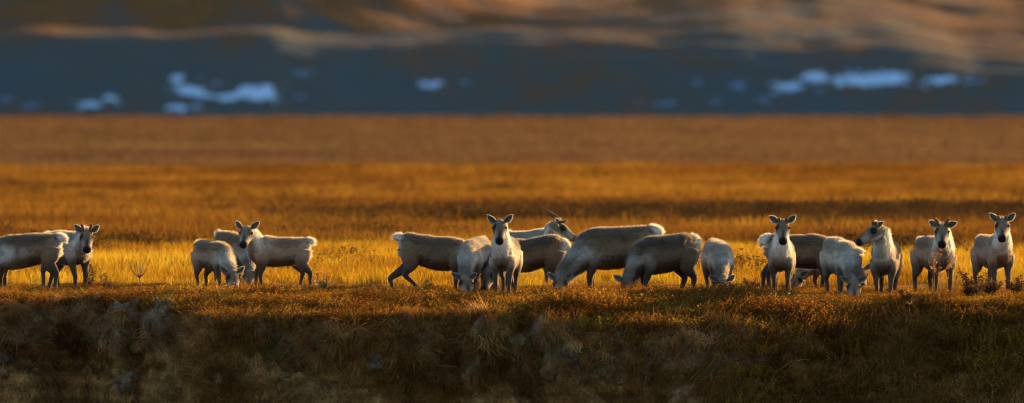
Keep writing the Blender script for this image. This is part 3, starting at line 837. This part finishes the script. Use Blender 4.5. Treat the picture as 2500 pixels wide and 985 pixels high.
    # legs (3 front, 4 hind)
    for i, (fr, sd) in enumerate(((1, 1), (1, -1), (0, 1), (0, -1))):
        st = steps[i]
        if fr:
            x0 = .345 * lf
            ks = np.array([(x0 - .02, sd * .125, .66, .165, .105), (x0 - .02, sd * .135, .52, .118, .088), (x0 - .025 + st * .12, sd * .125, .42, .070, .060), (x0 + .01 + st * .45, sd * .115, .27, .047, .043),
                           (x0 - .002 + st * .68, sd * .11, .17, .037, .034), (x0 - .005 + st * .92, sd * .11, .075, .039, .036), (x0 + .025 + st, sd * .11, .025, .050, .046), (x0 + .035 + st, sd * .11, .0, .052, .048)])
            add(smooth_path(ks, 26)[:, :3] * H, smooth_path(ks, 26)[:, 3] * H, smooth_path(ks, 26)[:, 4] * H, Yax, 3, 12)
        else:
            x0 = -.46 * lf
            hk = (x0 - .055 + st * .62, .305); ft = (x0 + .0 + st, 0.0); fk = (x0 - .025 + st * .92, .085)
            if hind and hind[i - 2]:
                hk, fk, ft = hind[i - 2]
            ks = np.array([(x0 + .03, sd * .115, .74, .185, .115), (x0 + .055 + st * .10, sd * .13, .58, .165, .105), (x0 + .06 + st * .25, sd * .13, .47, .122, .085),
                           ((x0 + hk[0]) / 2 + .02 + st * .15, sd * .125, (.47 + hk[1]) / 2 - .01, .076, .060), (hk[0], sd * .115, hk[1], .051, .041),
                           ((hk[0] + fk[0]) / 2 + .004, sd * .11, (hk[1] + fk[1]) / 2, .037, .034), (fk[0], sd * .11, fk[1], .039, .036), (ft[0] + .012, sd * .11, ft[1] + .025, .050, .046), (ft[0] + .02, sd * .11, ft[1], .052, .048)])
            add(smooth_path(ks, 30)[:, :3] * H, smooth_path(ks, 30)[:, 3] * H, smooth_path(ks, 30)[:, 4] * H, Yax, 4, 12)
    # tail (5)
    tp = np.array([(-.50 * lf, 0, .875), (-.575 * lf, 0, .875 + .03 * tailup), (-.635 * lf, 0, .845 + .07 * tailup), (-.68 * lf, 0, .79 + .12 * tailup)]) * H
    tp = smooth_path(tp, 10)
    add(tp, np.interp(np.linspace(0, 1, 10), [0, .35, .75, 1], [.07, .068, .05, .022]) * H, np.interp(np.linspace(0, 1, 10), [0, .4, .8, 1], [.06, .055, .045, .02]) * H, Yax, 5, 10)
    # fuse into one skin
    raw = mb.mesh("body_raw")
    tmp = bpy.data.objects.new("body_raw", raw); COL.objects.link(tmp)
    r1 = tmp.modifiers.new("r", 'REMESH'); r1.mode = 'VOXEL'; r1.voxel_size = VOX
    r2 = tmp.modifiers.new("s", 'SMOOTH'); r2.factor = 0.5; r2.iterations = 4
    dg = bpy.context.evaluated_depsgraph_get()
    ev = tmp.evaluated_get(dg).to_mesh()
    nv = len(ev.vertices); V = np.empty(nv * 3, np.float32); ev.vertices.foreach_get("co", V); V = V.reshape(-1, 3).astype(float)
    NR = np.empty(nv * 3, np.float32); ev.vertices.foreach_get("normal", NR); NR = NR.reshape(-1, 3).astype(float)
    nl = len(ev.loops); li = np.empty(nl, np.int32); ev.loops.foreach_get("vertex_index", li)
    tot = np.empty(len(ev.polygons), np.int32); ev.polygons.foreach_get("loop_total", tot)
    assert (tot == 4).all()
    Qd = li.reshape(-1, 4)
    tmp.evaluated_get(dg).to_mesh_clear()
    bpy.data.objects.remove(tmp); bpy.data.meshes.remove(raw)
    # which limb every point belongs to
    Cc, Rr, Ii, Tt, Dd = map(np.concatenate, (seg_c, seg_r, seg_id, seg_t, seg_d))
    best = np.empty(nv, int)
    for a in range(0, nv, 4000):
        dd = np.linalg.norm(V[a:a + 4000, None] - Cc[None], axis=2) / Rr[None]
        best[a:a + 4000] = dd.argmin(1)
    sid, st_, sdv = Ii[best], Tt[best], Dd[best]
    relief = .011 * fbm(V[:, 0] * 5 + px, V[:, 1] * 5, V[:, 2] * 4, 3) + .006 * fbm(V[:, 0] * 15, V[:, 1] * 15 + px, V[:, 2] * 11, 2)
    V = V + NR * (relief * np.isin(sid, (0, 1)) + .35 * relief * np.isin(sid, (3, 4)) * (st_ < .4))[:, None]
    # coat colours
    c = {k_: np.array(v_) for k_, v_ in C.items()}
    zz = V[:, 2] / H; xx = V[:, 0] / H
    def lerp(a_, b_, t_): t_ = np.clip(t_, 0, 1)[:, None]; return a_ * (1 - t_) + b_ * t_
    mot = fbm(V[:, 0] * 9 + px, V[:, 1] * 9, V[:, 2] * 6, 3)
    tors = lerp(np.tile(c["body"], (nv, 1)), c["back"], (zz - .78) / .2 + .25 * mot)
    fl_ = np.exp(-((zz - .46 - .04 * mot) / .085) ** 2) * np.clip((.5 - np.abs(xx + .05)) / .2, 0, 1)
    tors = lerp(tors, c["flank"], fl_ * .9)
    tors = lerp(tors, c["belly"], (.405 - zz) / .04)
    prj = ((V - S0) @ dirn) / Ln
    wnk = np.clip((prj + .02) / .52 + .22 * mot, 0, 1); wnk = wnk * wnk * (3 - 2 * wnk) * np.clip((zz - (.40 if not grazing else .0)) / .1, 0, 1)
    tors = lerp(tors, c["neck"], wnk * .95)
    tors = lerp(tors, c['flank'] * .75, np.clip((xx - .30 * lf) / .12, 0, 1) * np.clip((.60 + .05 * mot - zz) / .14, 0, 1) * .85)
    rump = np.exp(-((V[:, 1] / H) / .11) ** 2) * np.clip((-.50 * lf - xx) / .06, 0, 1)
    tors = lerp(tors, np.array([.72, .69, .63]), rump)
    colr = tors.copy()
    nk = lerp(tors, c["face"] * .5 + c["neck"] * .5, (st_ - .8) / .2)
    colr[sid == 1] = nk[sid == 1]
    rl = (V - pl) / hs
    a_, b_, c_ = rl @ fl, rl @ hside, rl @ fu
    hd = np.tile(c["face"], (nv, 1))
    hd = lerp(hd, c["face"] * 1.35, (0.09 - a_) / .07 * (c_ > .02))
    hd = lerp(hd, np.array([.60, .55, .47]), (-.055 - c_ - .25 * np.clip(a_ - .2, 0, 1)) / .03)
    hd = lerp(hd, c["face"] * .7 + np.array([.24, .21, .17]), np.clip((np.abs(b_) - .035) / .02, 0, 1) * np.clip((a_ - .2) / .05, 0, 1) * np.clip((.36 - a_) / .04, 0, 1) * .7)
    bridge = .85 * np.clip((.012 + .16 * np.clip(a_ - .22, 0, 1) - np.abs(b_)) / .012, 0, 1) * np.clip((a_ - .20) / .05, 0, 1) * (c_ > -.03)
    hd = lerp(hd, np.array([.028, .022, .020]), bridge)
    eye = np.exp(-(((a_ - .135) / .046) ** 2 + ((np.abs(b_) - .092) / .038) ** 2 + ((c_ - .035) / .055) ** 2))
    hd = lerp(hd, np.array([.014, .012, .011]), eye * 2.4)
    nosem = np.clip((a_ - .355) / .025, 0, 1) * np.clip((c_ + .088) / .015, 0, 1)
    hd = lerp(hd, np.array([.014, .012, .012]), nosem)
    mouth = np.exp(-((c_ + .082) / .008) ** 2) * np.clip((a_ - .33) / .03, 0, 1)
    hd = lerp(hd, np.array([.02, .015, .014]), mouth)
    colr[sid == 2] = hd[sid == 2]
    for s_i, a0 in ((3, .06), (4, .14)):
        lg = lerp(tors, c["leg"], (st_ - a0) / .28 + .12 * mot)
        lg = lerp(lg, c["leg"] * 1.9, np.exp(-((st_ - .88) / .06) ** 2) * .6)
        lg = lerp(lg, np.array([.02, .017, .015]), (st_ - .945) / .02)
        colr[sid == s_i] = lg[sid == s_i]
    colr[sid == 5] = np.array([.74, .71, .66])
    colr = colr * (1 + .10 * mot + .16 * fbm(V[:, 0] * 3.5 + px, V[:, 1] * 3.5, V[:, 2] * 3.5 + 9, 3))[:, None]
    # smooth colour borders a little along the skin
    e = np.concatenate([Qd[:, [0, 1]], Qd[:, [1, 2]], Qd[:, [2, 3]], Qd[:, [3, 0]]])
    keepface = (sid == 2)[:, None]
    for _ in range(6):
        acc = np.zeros_like(colr); cnt = np.zeros(nv)
        np.add.at(acc, e[:, 0], colr[e[:, 1]]); np.add.at(cnt, e[:, 0], 1)
        np.add.at(acc, e[:, 1], colr[e[:, 0]]); np.add.at(cnt, e[:, 1], 1)
        sm = acc / np.maximum(cnt, 1)[:, None]
        colr = np.where(keepface, colr * .97 + sm * .03, colr * .45 + sm * .55)
    # ears
    allV, allQ, allC = [V], [Qd], [colr]
    off = nv; ear_hair = []
    for sd in (1, -1):
        base = pl + (fl * .015 + hside * sd * .080 + fu * .045) * hs
        fh = norm(fl * np.array([1, 1, 0]) + 1e-6)
        if grazing:
            d = hside * sd * .80 - fl * .45 + fu * .30
            face = hside * sd * .50 + fl * .45 + fu * .55
        else:
            d = hside * sd * .86 + np.array([0, 0, earlift + gr_.normal(0, .13)]) + fh * gr_.normal(-.12, .18)
            face = fh * .85 + hside * sd * .30 + np.array([0, 0, .12])
        EV, EQ, inner, rim, ring, nside = leaf_ear(base, d, face, .164 * hs * (1.0 if not grazing else .9), .096 * hs * (1.0 if not grazing else .9), fu)
        ec = np.where(inner[:, None], np.array([.11, .09, .07]), c["face"] * .6 + c["neck"] * .3)
        ec = ec * (1 - rim[:, None] * .75) + np.array([.62, .56, .47]) * rim[:, None] * .75  # back light on the ear edge, painted in as a pale rim
        nr_ = 1500; ri = rng.integers(0, len(ring), nr_); rf = rng.random((nr_, 1)); rg = rng.random((nr_, 1))
        rp = EV[ring[ri]] * (1 - rf) + EV[np.roll(ring, -1)[ri]] * rf
        rp = rp * rg + (EV[ring[ri] + 63] * (1 - rf) + EV[np.roll(ring, -1)[ri] + 63] * rf) * (1 - rg); cen = base + norm(d) * .11 * hs
        rd = norm(norm(rp - cen) + norm(d) * .5 + rng.normal(0, .35, (nr_, 3)))
        ear_hair.append((rp, rd))
        allV.append(EV); allQ.append(EQ + off); allC.append(ec); off += len(EV)
    me = mesh_np("caribou", np.concatenate(allV), [np.concatenate(allQ)], [M_HIDE, M_EAR], True, np.clip(np.concatenate(allC), .005, .95))
    me.polygons.foreach_set("material_index", np.concatenate([np.zeros(len(Qd), np.int32)] + [np.concatenate([np.zeros(96, np.int32), np.ones(len(allQ[1]) - 96, np.int32)])] * 2))
    o = link("caribou", me, label=label, category="caribou", group="caribou herd on the river bank")
    o.location = root; o.rotation_euler = (0, 0, ya)
    # eyes
    for sd in (1, -1):
        ctr = pl + (fl * .130 + hside * sd * .106 + fu * .022) * hs
        u_, v_ = np.meshgrid(np.linspace(0, PI, 7), np.linspace(0, 2 * PI, 10), indexing='ij')
        EV = ctr + .019 * hs * np.stack([np.sin(u_) * np.cos(v_), np.sin(u_) * np.sin(v_), np.cos(u_)], -1).reshape(-1, 3)
        link("eye", mesh_np("eye", EV, grid_faces(7, 10), [M_EYE]), o)
    # antlers
    if antler:
        for sd in (1, -1):
            base = pl + (fl * .045 + hside * sd * .05 + fu * .085) * hs
            am = MB(); seg_a = []
            for pts, rad in antler:
                P = np.array([base + (hside * sd * q[0] + fu * q[1] * (2.3 if sd < 0 and q[2] > .07 else 1.0) - fl * q[2]) for q in pts])
                P = smooth_path(P, 12) if len(P) > 2 else P
                rr_ = np.interp(np.linspace(0, 1, len(P)), [0, .85, 1], [rad, rad * .92, rad * .6])
                am.add(*loft(P, rr_, rr_, fl + .01, 8)); seg_a.append(smooth_path(P, 24))
            AV = np.concatenate(am.V); acen = np.concatenate([np.repeat(v_[-2:].mean(0)[None], len(v_), 0) for v_ in am.V])
            sel = rng.integers(0, len(AV) - 2, 900); jt = rng.random((900, 1)); hp = AV[sel] * jt + AV[sel + 1] * (1 - jt)
            ok_ = np.linalg.norm(AV[sel] - AV[sel + 1], axis=1) < .03; hp = hp[ok_]
            near = np.array([min((np.linalg.norm(h_ - q_), tuple(q_)) for q_ in np.concatenate(seg_a))[1] for h_ in hp])
            hd_ = norm(hp - near + rng.normal(0, .004, hp.shape)); hw_ = norm(np.cross(hd_, rng.normal(size=hd_.shape))) * .0028
            nb_ = am.n
            am.add(np.stack([hp - hw_, hp + hw_, hp + hd_ * (.008 + .006 * rng.random((len(hp), 1)))], 1).reshape(-1, 3), np.arange(len(hp) * 3).reshape(-1, 3))
            ame = am.mesh("antler", [M_VELVET, M_VFUZZ])
            ml = np.zeros(len(ame.polygons), np.int32); lt = np.empty(len(ame.polygons) * 1, np.int32); ame.polygons.foreach_get("loop_start", lt)
            fv = np.empty(len(ame.loops), np.int32); ame.loops.foreach_get("vertex_index", fv)
            ml[fv[lt] >= nb_] = 1; ame.polygons.foreach_set("material_index", ml)
            link("antler", ame, o)
    # fur: short hairs lying back along the body
    tri = np.concatenate([Qd[:, [0, 1, 2]], Qd[:, [0, 2, 3]]])
    A, Bq, Cq = V[tri[:, 0]], V[tri[:, 1]], V[tri[:, 2]]
    ar = np.linalg.norm(np.cross(Bq - A, Cq - A), axis=1) / 2
    NF = int(40000 * (H ** 1.5))
    ew = ar * (.45 + 2.6 * np.clip((np.abs(NR[tri[:, 0], 2]) - .2) / .3, 0, 1))
    pick = rng.choice(len(tri), NF, p=ew / ew.sum())
    r_a, r_b = rng.random(NF), rng.random(NF); fl2 = r_a + r_b > 1
    r_a[fl2], r_b[fl2] = 1 - r_a[fl2], 1 - r_b[fl2]
    P = A[pick] + (Bq - A)[pick] * r_a[:, None] + (Cq - A)[pick] * r_b[:, None]
    v0 = tri[pick, 0]
    nn = norm(NR[v0]); s_ = sid[v0]; t_ = st_[v0]
    fd_ = sdv[v0].copy()
    fd_[s_ == 1] = -fd_[s_ == 1] * .5 + np.array([-.2, 0, -.6])
    fd_[s_ == 3] = np.array([-.25, 0, -1]); fd_[s_ == 4] = np.array([-.35, 0, -1])
    fd_ = fd_ - (fd_ * nn).sum(1, keepdims=True) * nn
    fd_ = norm(fd_ + rng.normal(0, .22, fd_.shape))
    lens = np.select([s_ == 0, s_ == 1, s_ == 2, s_ == 5], [.034, .040, .015, .042], .015)
    lens = np.where(((s_ == 3) | (s_ == 4)) & (t_ < .35), .022, lens)
    lens = np.where((s_ == 1) & (nn[:, 2] < -.2), .052, lens)
    lens = np.where((s_ == 2) & (rl[v0] @ fl > .33), .004, lens) * (0.6 + .8 * rng.random(NF)) * (H ** .5)
    edge = np.clip(.45 + (np.abs(nn[:, 2]) - .2) / .6, 0, 1) * np.isin(s_, (0, 1, 5))
    lens = lens * (.60 + .75 * edge)
    tipd = norm(fd_ + nn * (.12 + .22 * rng.random(NF) + .55 * edge)[:, None])
    sdv_ = norm(np.cross(tipd, rng.normal(size=tipd.shape))) * (.0028 + .0012 * rng.random(NF))[:, None]
    tip = P + tipd * lens[:, None]; midp = P + norm(fd_ * .5 + nn)  * lens[:, None] * .5
    FV = np.stack([P - sdv_ - nn * .003, P + sdv_ - nn * .003, tip], 1).reshape(-1, 3)
    fcol = np.repeat(np.clip(colr[v0] * (1.05 + .10 * rng.normal(size=(NF, 1))), .01, .9), 3, 0)
    for rp, rd in ear_hair:
        wv = norm(np.cross(rd, rng.normal(size=rd.shape))) * .003
        FV = np.vstack([FV, np.stack([rp - wv, rp + wv, rp + rd * (.006 + .010 * rng.random((len(rp), 1)))], 1).reshape(-1, 3)])
        fcol = np.vstack([fcol, np.tile(c["neck"], (3 * len(rp), 1))]); NF += len(rp)
        nn = np.vstack([nn, rd])
    fme = mesh_np("fur", FV, np.arange(NF * 3).reshape(-1, 3), [M_FUR], False, fcol)
    na = fme.attributes.new("skin_normal", 'FLOAT_VECTOR', 'POINT'); na.data.foreach_set("vector", np.repeat(nn, 3, 0).astype(np.float32).ravel())
    link("fur", fme, o, kind="stuff")
    return o

SPIKE_LONG = [([(0, 0, 0), (.035, .03, .08), (.06, .035, .19), (.06, .045,   .31)], .022), ([(0, .02, 0), (.0, .05, -.06), (.01, .10, -.08)], .018)]
SPIKE_SHORT = [([(0, 0, 0), (.015, .05, .01), (.03, .12, .03)], .019)]
HOOK = [([(0, 0, 0), (.02, .05, .0), (.035, .085, .01), (.065, .10, .03)], .026)]
NUB = [([(0, 0, 0), (.01, .03, .005), (.012, .06, .01)], .022)]

caribou(60, 712, 1.00, 180, (-28, 655), (-62, 706), "grey-brown grazing caribou cut off by the left edge, only body and rump showing", "adult", steps=(.05, -.02, -.02, .10), tone=1.1)
caribou(165, 706, 1.00, -52, (211, 570), (213, 610), "pale caribou with two short upright antler spikes, half hidden behind the cut-off grazing one", "pale", tone=0.9, antler=SPIKE_SHORT, steps=(0, .05, .06, -.05))
caribou(523, 711, .87, -58, (566, 668), (575, 712), "hump-backed pale caribou with its head down in the heath, leftmost of the group of three", "calf", tone=1.1, steps=(.0, .06, .0, .08))
caribou(574, 698, .97, -60, (612, 668), (604, 702), "brownish caribou with white tail grazing behind the two others of the group of three", "calf", tone=0.85, tailup=.8)
caribou(680, 707, .89, 191, (604, 562), (592, 597), "caribou standing broadside with its face turned to the camera and tail raised to the right", "calf", tone=1.15, steps=(.0, .08, -.10, .06), tailup=.5)
caribou(1062, 714, .98, 2, (1195, 660), (1216, 708), "brown caribou striding right with hind legs spread and white tail lifted behind", "adult", tone=1.05, tailup=1.0,
        hind=[((-.73, .235), (-.70, .07), (-.66, .0)), ((-.50, .295), (-.29, .09), (-.22, .0))])
caribou(1160, 717, .95, -104, (1134, 684), (1147, 719), "pale bluish caribou grazing head-on between the striding one and the one staring ahead", "pale", tone=1.0, steps=(.05, -.03, 0, .05))
caribou(1234, 723, .96, -98, (1220, 546), (1220, 589), "caribou facing the camera head-on without antlers, white streak down its chest", "pale", tone=0.92, steps=(.03, -.03, .1, -.05))
caribou(1306, 700, 1.0, -40, (1356, 553), (1414, 581), "caribou in profile with the longest swept-back antlers, looking right over the others", "pale", tone=1.0, nd=-.1, antler=SPIKE_LONG)
caribou(1292, 716, .96, 180, (1194, 664), (1180, 708), "dark brown broadside caribou grazing below the antlered one, rump rimmed with light", "adult", tone=0.78, tailup=-.8, steps=(.05, -.08, .05, -.12))
caribou(1500, 726, 1.20, 186, (1368, 684), (1368, 726), "largest caribou, brown with pale neck, grazing to the left in the middle of the herd", "adult", tone=1.05, steps=(.02, -.06, .08, .30), tailup=.15, lf=.93, dropf=.13)
caribou(1620, 730, 1.06, 200, (1530, 690), (1540, 728), "dark brown caribou grazing to the left, overlapping the rump of the largest one", "adult", tone=.7, steps=(.06, -.06, .0, .10), tailup=-.5, lf=.84, dropf=.13, pd=-.10)
caribou(1753, 725, .95, -83, (1763, 690), (1768, 724), "bluish white caribou grazing head-on by itself right of the dark brown one", "pale", tone=1.0, steps=(.04, -.05, 0, .06))
caribou(1908, 722, .93, -94, (1911, 546), (1912, 590), "caribou facing the camera with tiny antler nubs, in front of a brown one's hindquarters", "pale", tone=0.85, antler=NUB, steps=(.03, -.04, .05, -.1))
caribou(1958, 713, 1.0, 0, (2098, 660), (2108, 704), "brown broadside caribou behind two pale ones, its dark face showing right of a grazing back", "adult", tone=0.78, tailup=-.2, steps=(.06, -.02, -.16, -.06))
caribou(2030, 708, .76, 182, (1950, 676), (1932, 712), "small woolly calf grazing under the belly of the brown broadside caribou", "calf", hs=.85)
caribou(2055, 731, .99, -76, (2084, 692), (2087, 729), "pale caribou grazing towards the camera in front of the brown broadside one", "pale", tone=1.05, steps=(.05, -.03, .0, .06))
caribou(2162, 733, .96, -98, (2148, 560), (2090, 588), "standing caribou with its dark-muzzled head in profile to the left", "calf", tone=1.05, nd=-.25, antler=NUB, steps=(.03, -.04, .06, -.04))
caribou(2282, 727, .98, -71, (2300, 557), (2300, 597), "caribou with small hooked antlers facing the camera behind tall seed stalks", "calf", tone=1.1, antler=HOOK, steps=(.05, -.05, .05, -.08))
caribou(2426, 719, .98, -73, (2447, 542), (2447, 583), "rightmost caribou, ears spread wide, facing the camera behind low dark shrubs", "calf", tone=1.15, antler=NUB, steps=(.03, -.03, .05, -.05))

# ------------------------------------------------------------------ single plants
def branch_tube(mb, P, r0, r1, m=5):
    P = np.asarray(P, float)
    mb.add(*loft(P, np.linspace(r0, r1, len(P)), np.linspace(r0, r1, len(P)), np.array([.3, .8, .1]), m))

def shrub(px, row, w, h, label, seed, leafmat=M_SHRUBLEAF, nst=9, leaf=.03, dens=1.0, droop=0.0):
    g = np.random.default_rng(seed)
    global rng
    keep, rng = rng, g
    p = at_plane(px, row, 0.0); p[2] = height(p[0], p[1]) - .01
    hb, _ = cast(BV_BANK, px, row)
    if hb is not None and hb[1] < p[1] - .05 and p[1] < f_y0(p[0]) + .3: p = hb
    st, lv = MB(), []
    for i in range(nst):
        a = g.random() * 2 * PI; le = g.uniform(.5, 1.0)
        tip = np.array([math.cos(a) * w * .5 * g.uniform(.2, 1), math.sin(a) * w * .35, h * le])
        mid = tip * .5 + np.array([0, 0, h * .12]) + g.normal(0, .02, 3)
        P = smooth_path(np.array([(g.normal(0, .16) * w, g.normal(0, .12) * w, 0), mid, tip]), 7)
        branch_tube(st, P, .006, .002)
        for j in range(5):
            b = P[g.integers(2, 7)]; d = g.normal(0, 1, 3); d[2] = abs(d[2]) * .8
            e = b + norm(d) * h * g.uniform(.12, .28)
            branch_tube(st, np.array([b, (b + e) / 2 + g.normal(0, .008, 3), e]), .0032, .0015, 4)
            for q in range(int(9 * dens)): lv.append(b + (e - b) * g.uniform(.2, 1.05) + g.normal(0, .010, 3))
        for q in range(int(10 * dens)): lv.append(P[g.integers(3, 7)] + g.normal(0, .014, 3))
    e_ = bpy.data.objects.new("dwarf_shrub", None); COL.objects.link(e_)
    e_.location = p; e_["label"] = label; e_["category"] = "shrub"; e_["group"] = "dwarf shrubs along the edge of the bank"
    link("branches", st.mesh("branches", [M_STEM]), e_)
    LV, LQ = leaf_quads(np.array(lv), leaf)
    link("leaves", mesh_np("leaves", LV, LQ, [leafmat], False), e_, kind="stuff")
    rng = keep
    return e_

shrub(222, 704, .34, .42, "tall dark leafy shrub beside the front leg of the caribou with spikes", 1, nst=7, leaf=.026, dens=.7)
shrub(252, 712, .30, .30, "low leafy shrub just right of the tall dark shrub at left", 2, leaf=.024, dens=.6, nst=7)
shrub(275, 716, .22, .18, "small reddish shrub halfway between the leafy shrubs and the dry branched stalk", 3, M_SEED)
shrub(915, 712, .40, .17, "low reddish shrub just left of the striding caribou's hind feet", 4, M_SEED, 6, .022, .7)
shrub(785, 714, .35, .22, "low twiggy shrub under the raised tail of the broadside caribou", 5, M_SEED)
shrub(1828, 712, .40, .26, "dark reddish shrub between a head-on grazer and the caribou with nubs", 6, M_SEED, 7, .024, .7)
shrub(2375, 738, .62, .42, "largest dark shrub, in front of the gap between the two rightmost caribou", 7, nst=24)
shrub(2418, 736, .45, .36, "dark shrub at the front feet of the rightmost caribou", 8, nst=16)
shrub(2215, 745, .40, .20, "low dark shrub at the feet of the caribou in profile", 9)
shrub(2485, 735, .40, .34, "dark twiggy shrub at the right edge of the picture", 10, nst=16)
shrub(1045, 718, .18, .22, "thin seeding shrub at the striding caribou's forward hoof", 11, M_SEED, 4)

# dry branched stalk
def dry_stalk():
    p = at_plane(347, 728, 0.0); hb, _ = cast(BV_BANK, 347, 728)
    if hb is not None: p = hb
    p[2] -= .02
    g = np.random.default_rng(5)
    e_ = bpy.data.objects.new("dry_stalk", None); COL.objects.link(e_); e_.location = p
    e_["label"] = "bare dry stalk forking into a candelabra of thin branches, standing alone on the bank"; e_["category"] = "plant"
    st = MB(); fork = np.array([-.045, 0, .345])
    branch_tube(st, smooth_path(np.array([(0, 0, 0), (-.012, 0, .16), fork]), 8), .010, .0085, 6)
    link("stem", st.mesh("stem", [M_STEM]), e_)
    for dx, dz, by in ((-.16, .19, .02), (-.13, .13, -.05), (-.05, .26, .05), (.0, .20, -.03), (.03, .27, .04), (.07, .23, -.05), (.165, .27, .03), (.135, .13, -.04), (-.09, .2, .06)):
        b = MB(); tip = fork + np.array([dx, by, dz]); mid = fork + np.array([dx * .55, by * .5, dz * .38])
        P = smooth_path(np.array([fork - [0, 0, .01], mid, tip]), 8)
        branch_tube(b, P, .007, .0026, 5)
        for k in (3, 5, 6):
            q = P[k] + np.array([g.normal(0, .02), g.normal(0, .02), .035])
            branch_tube(b, np.array([P[k], (P[k] + q) / 2, q]), .003, .0018, 4)
        link("branch", b.mesh("branch", [M_STEM]), e_)
dry_stalk()

def seed_stalk(px, row, h, label, seed, lean=0.0):
    g = np.random.default_rng(seed); global rng
    keep, rng = rng, g
    p = at_plane(px, row, 0.0); p[2] = height(p[0], p[1]) - .02
    e_ = bpy.data.objects.new("seed_stalk", None); COL.objects.link(e_); e_.location = p
    e_["label"] = label; e_["category"] = "plant"; e_["group"] = "seed stalks standing in the heath"
    st = MB(); tip = np.array([lean, g.normal(0, .03), h])
    P = smooth_path(np.array([(0, 0, 0), tip * .5 + np.array([-lean * .2, 0, 0]), tip]), 9)
    branch_tube(st, P, .0055, .002, 5)
    lv = []
    for k in range(16):
        f = g.uniform(.45, .98); b = P[0] * (1 - f) + tip * f
        e2 = b + np.array([g.normal(0, .035), g.normal(0, .03), .05])
        branch_tube(st, np.array([b, (b + e2) / 2, e2]), .0022, .0012, 4)
        for q in range(6): lv.append(b + (e2 - b) * g.uniform(.5, 1.1) + g.normal(0, .008, 3))
    link("stem", st.mesh("stem", [M_STEM]), e_)
    LV, LQ = leaf_quads(np.array(lv), .022)
    link("seed_heads", mesh_np("seed_heads", LV, LQ, [M_SEED], False), e_, kind="stuff")
    rng = keep

seed_stalk(2282, 732, .72, "tall seed stalk, leftmost of those before the caribou with hooked antlers", 21, -.03)
seed_stalk(2296, 736, .80, "tallest pale seed stalk before the chest of the caribou with hooked antlers", 22, -.02)
seed_stalk(2313, 734, .60, "reddish seed stalk before the right front leg of the caribou with hooked antlers", 23, .02)
seed_stalk(2330, 738, .55, "leaning seed stalk right of the caribou with hooked antlers", 24, .06)
seed_stalk(772, 716, .34, "slender seed stalk by the hind hoof of the broadside caribou", 25, .03)
seed_stalk(800, 716, .30, "thin seed stalk standing alone right of the broadside caribou", 26, -.02)
seed_stalk(1165, 726, .3, "short seed stalk in front of the bluish head-on grazer", 27, .03)

# clods of earth and stones in the bank
def clod(px, py, r, label, seed, col=(.2, .15, .09), sq=(1, 1, .8)):
    hb, nn = cast(BV_BANK, px, py)
    if hb is None: return
    bm = bmesh.new(); bmesh.ops.create_icosphere(bm, subdivisions=4, radius=1)
    V = np.array([v.co for v in bm.verts]); F = np.array([[v.index for v in f.verts] for f in bm.faces]); bm.free()
    dsp = 1 + .28 * fbm(V[:, 0] * 1.4 + seed, V[:, 1] * 1.4, V[:, 2] * 1.4, 4) + .05 * fbm(V[:, 0] * 8 + seed, V[:, 1] * 8, V[:, 2] * 8, 3)
    V = V * dsp[:, None] * r * np.array(sq)
    cc = np.array(col) * (1 + .3 * fbm(V[:, 0] * 9, V[:, 1] * 9, V[:, 2] * 9, 3))[:, None]
    o = link("earth_clod", mesh_np("earth_clod", V, F, [M_BANK], True, np.clip(cc, .01, 1)), label=label, category="clod", group="clods fallen from the cut bank")
    o.location = hb + np.array([0, -.25 * r, 0]); o.rotation_euler = (0, 0, seed)
clod(4, 872, .22, "rounded earth clod at the left edge under the sod overhang", 1)
clod(318, 932, .21, "earth clod slumped at the foot of the bare soil, bottom left", 2, (.24, .17, .10), (1.1, 1, .8))
clod(1095, 922, .16, "tan square-edged clod below the middle of the bank", 3, (.26, .19, .09))
clod(1078, 905, .09, "small tan clod leaning on the square-edged one", 4, (.26, .19, .09))
clod(905, 880, .20, "grassy grey clod jutting from the bank left of the tan one", 5, (.22, .175, .12), (1.2, .9, .8))

# roots dangling from the overhang
rt = MB(); g = np.random.default_rng(31)
for px, py, L in [(66, 862, .32), (185, 880, .3), (118, 885, .25), (30, 905, .5), (185, 905, .18), (262, 880, .15), (1150, 885, .35), (1240, 880, .3), (1225, 905, .25), (1325, 870, .2), (1440, 860, .25), (1135, 930, .3), (1570, 850, .35)]:
    for k in range(2):
        hb, nn = cast(BV_BANK, px + g.normal(0, 22), py + g.normal(0, 8))
        if hb is None: continue
        l = L * g.uniform(.5, 1.1)
        P = smooth_path(np.array([hb + [0, .03, .0], hb + [g.normal(0, .03), -.05, -l * .25], hb + [g.normal(0, .05), -.07, -l * .6], hb + [g.normal(0, .08), -.05, -l]]), 12)
        branch_tube(rt, P, .0035, .0015, 5)
link("hanging_roots", rt.mesh("hanging_roots", [M_ROOT]), bank, kind="stuff")
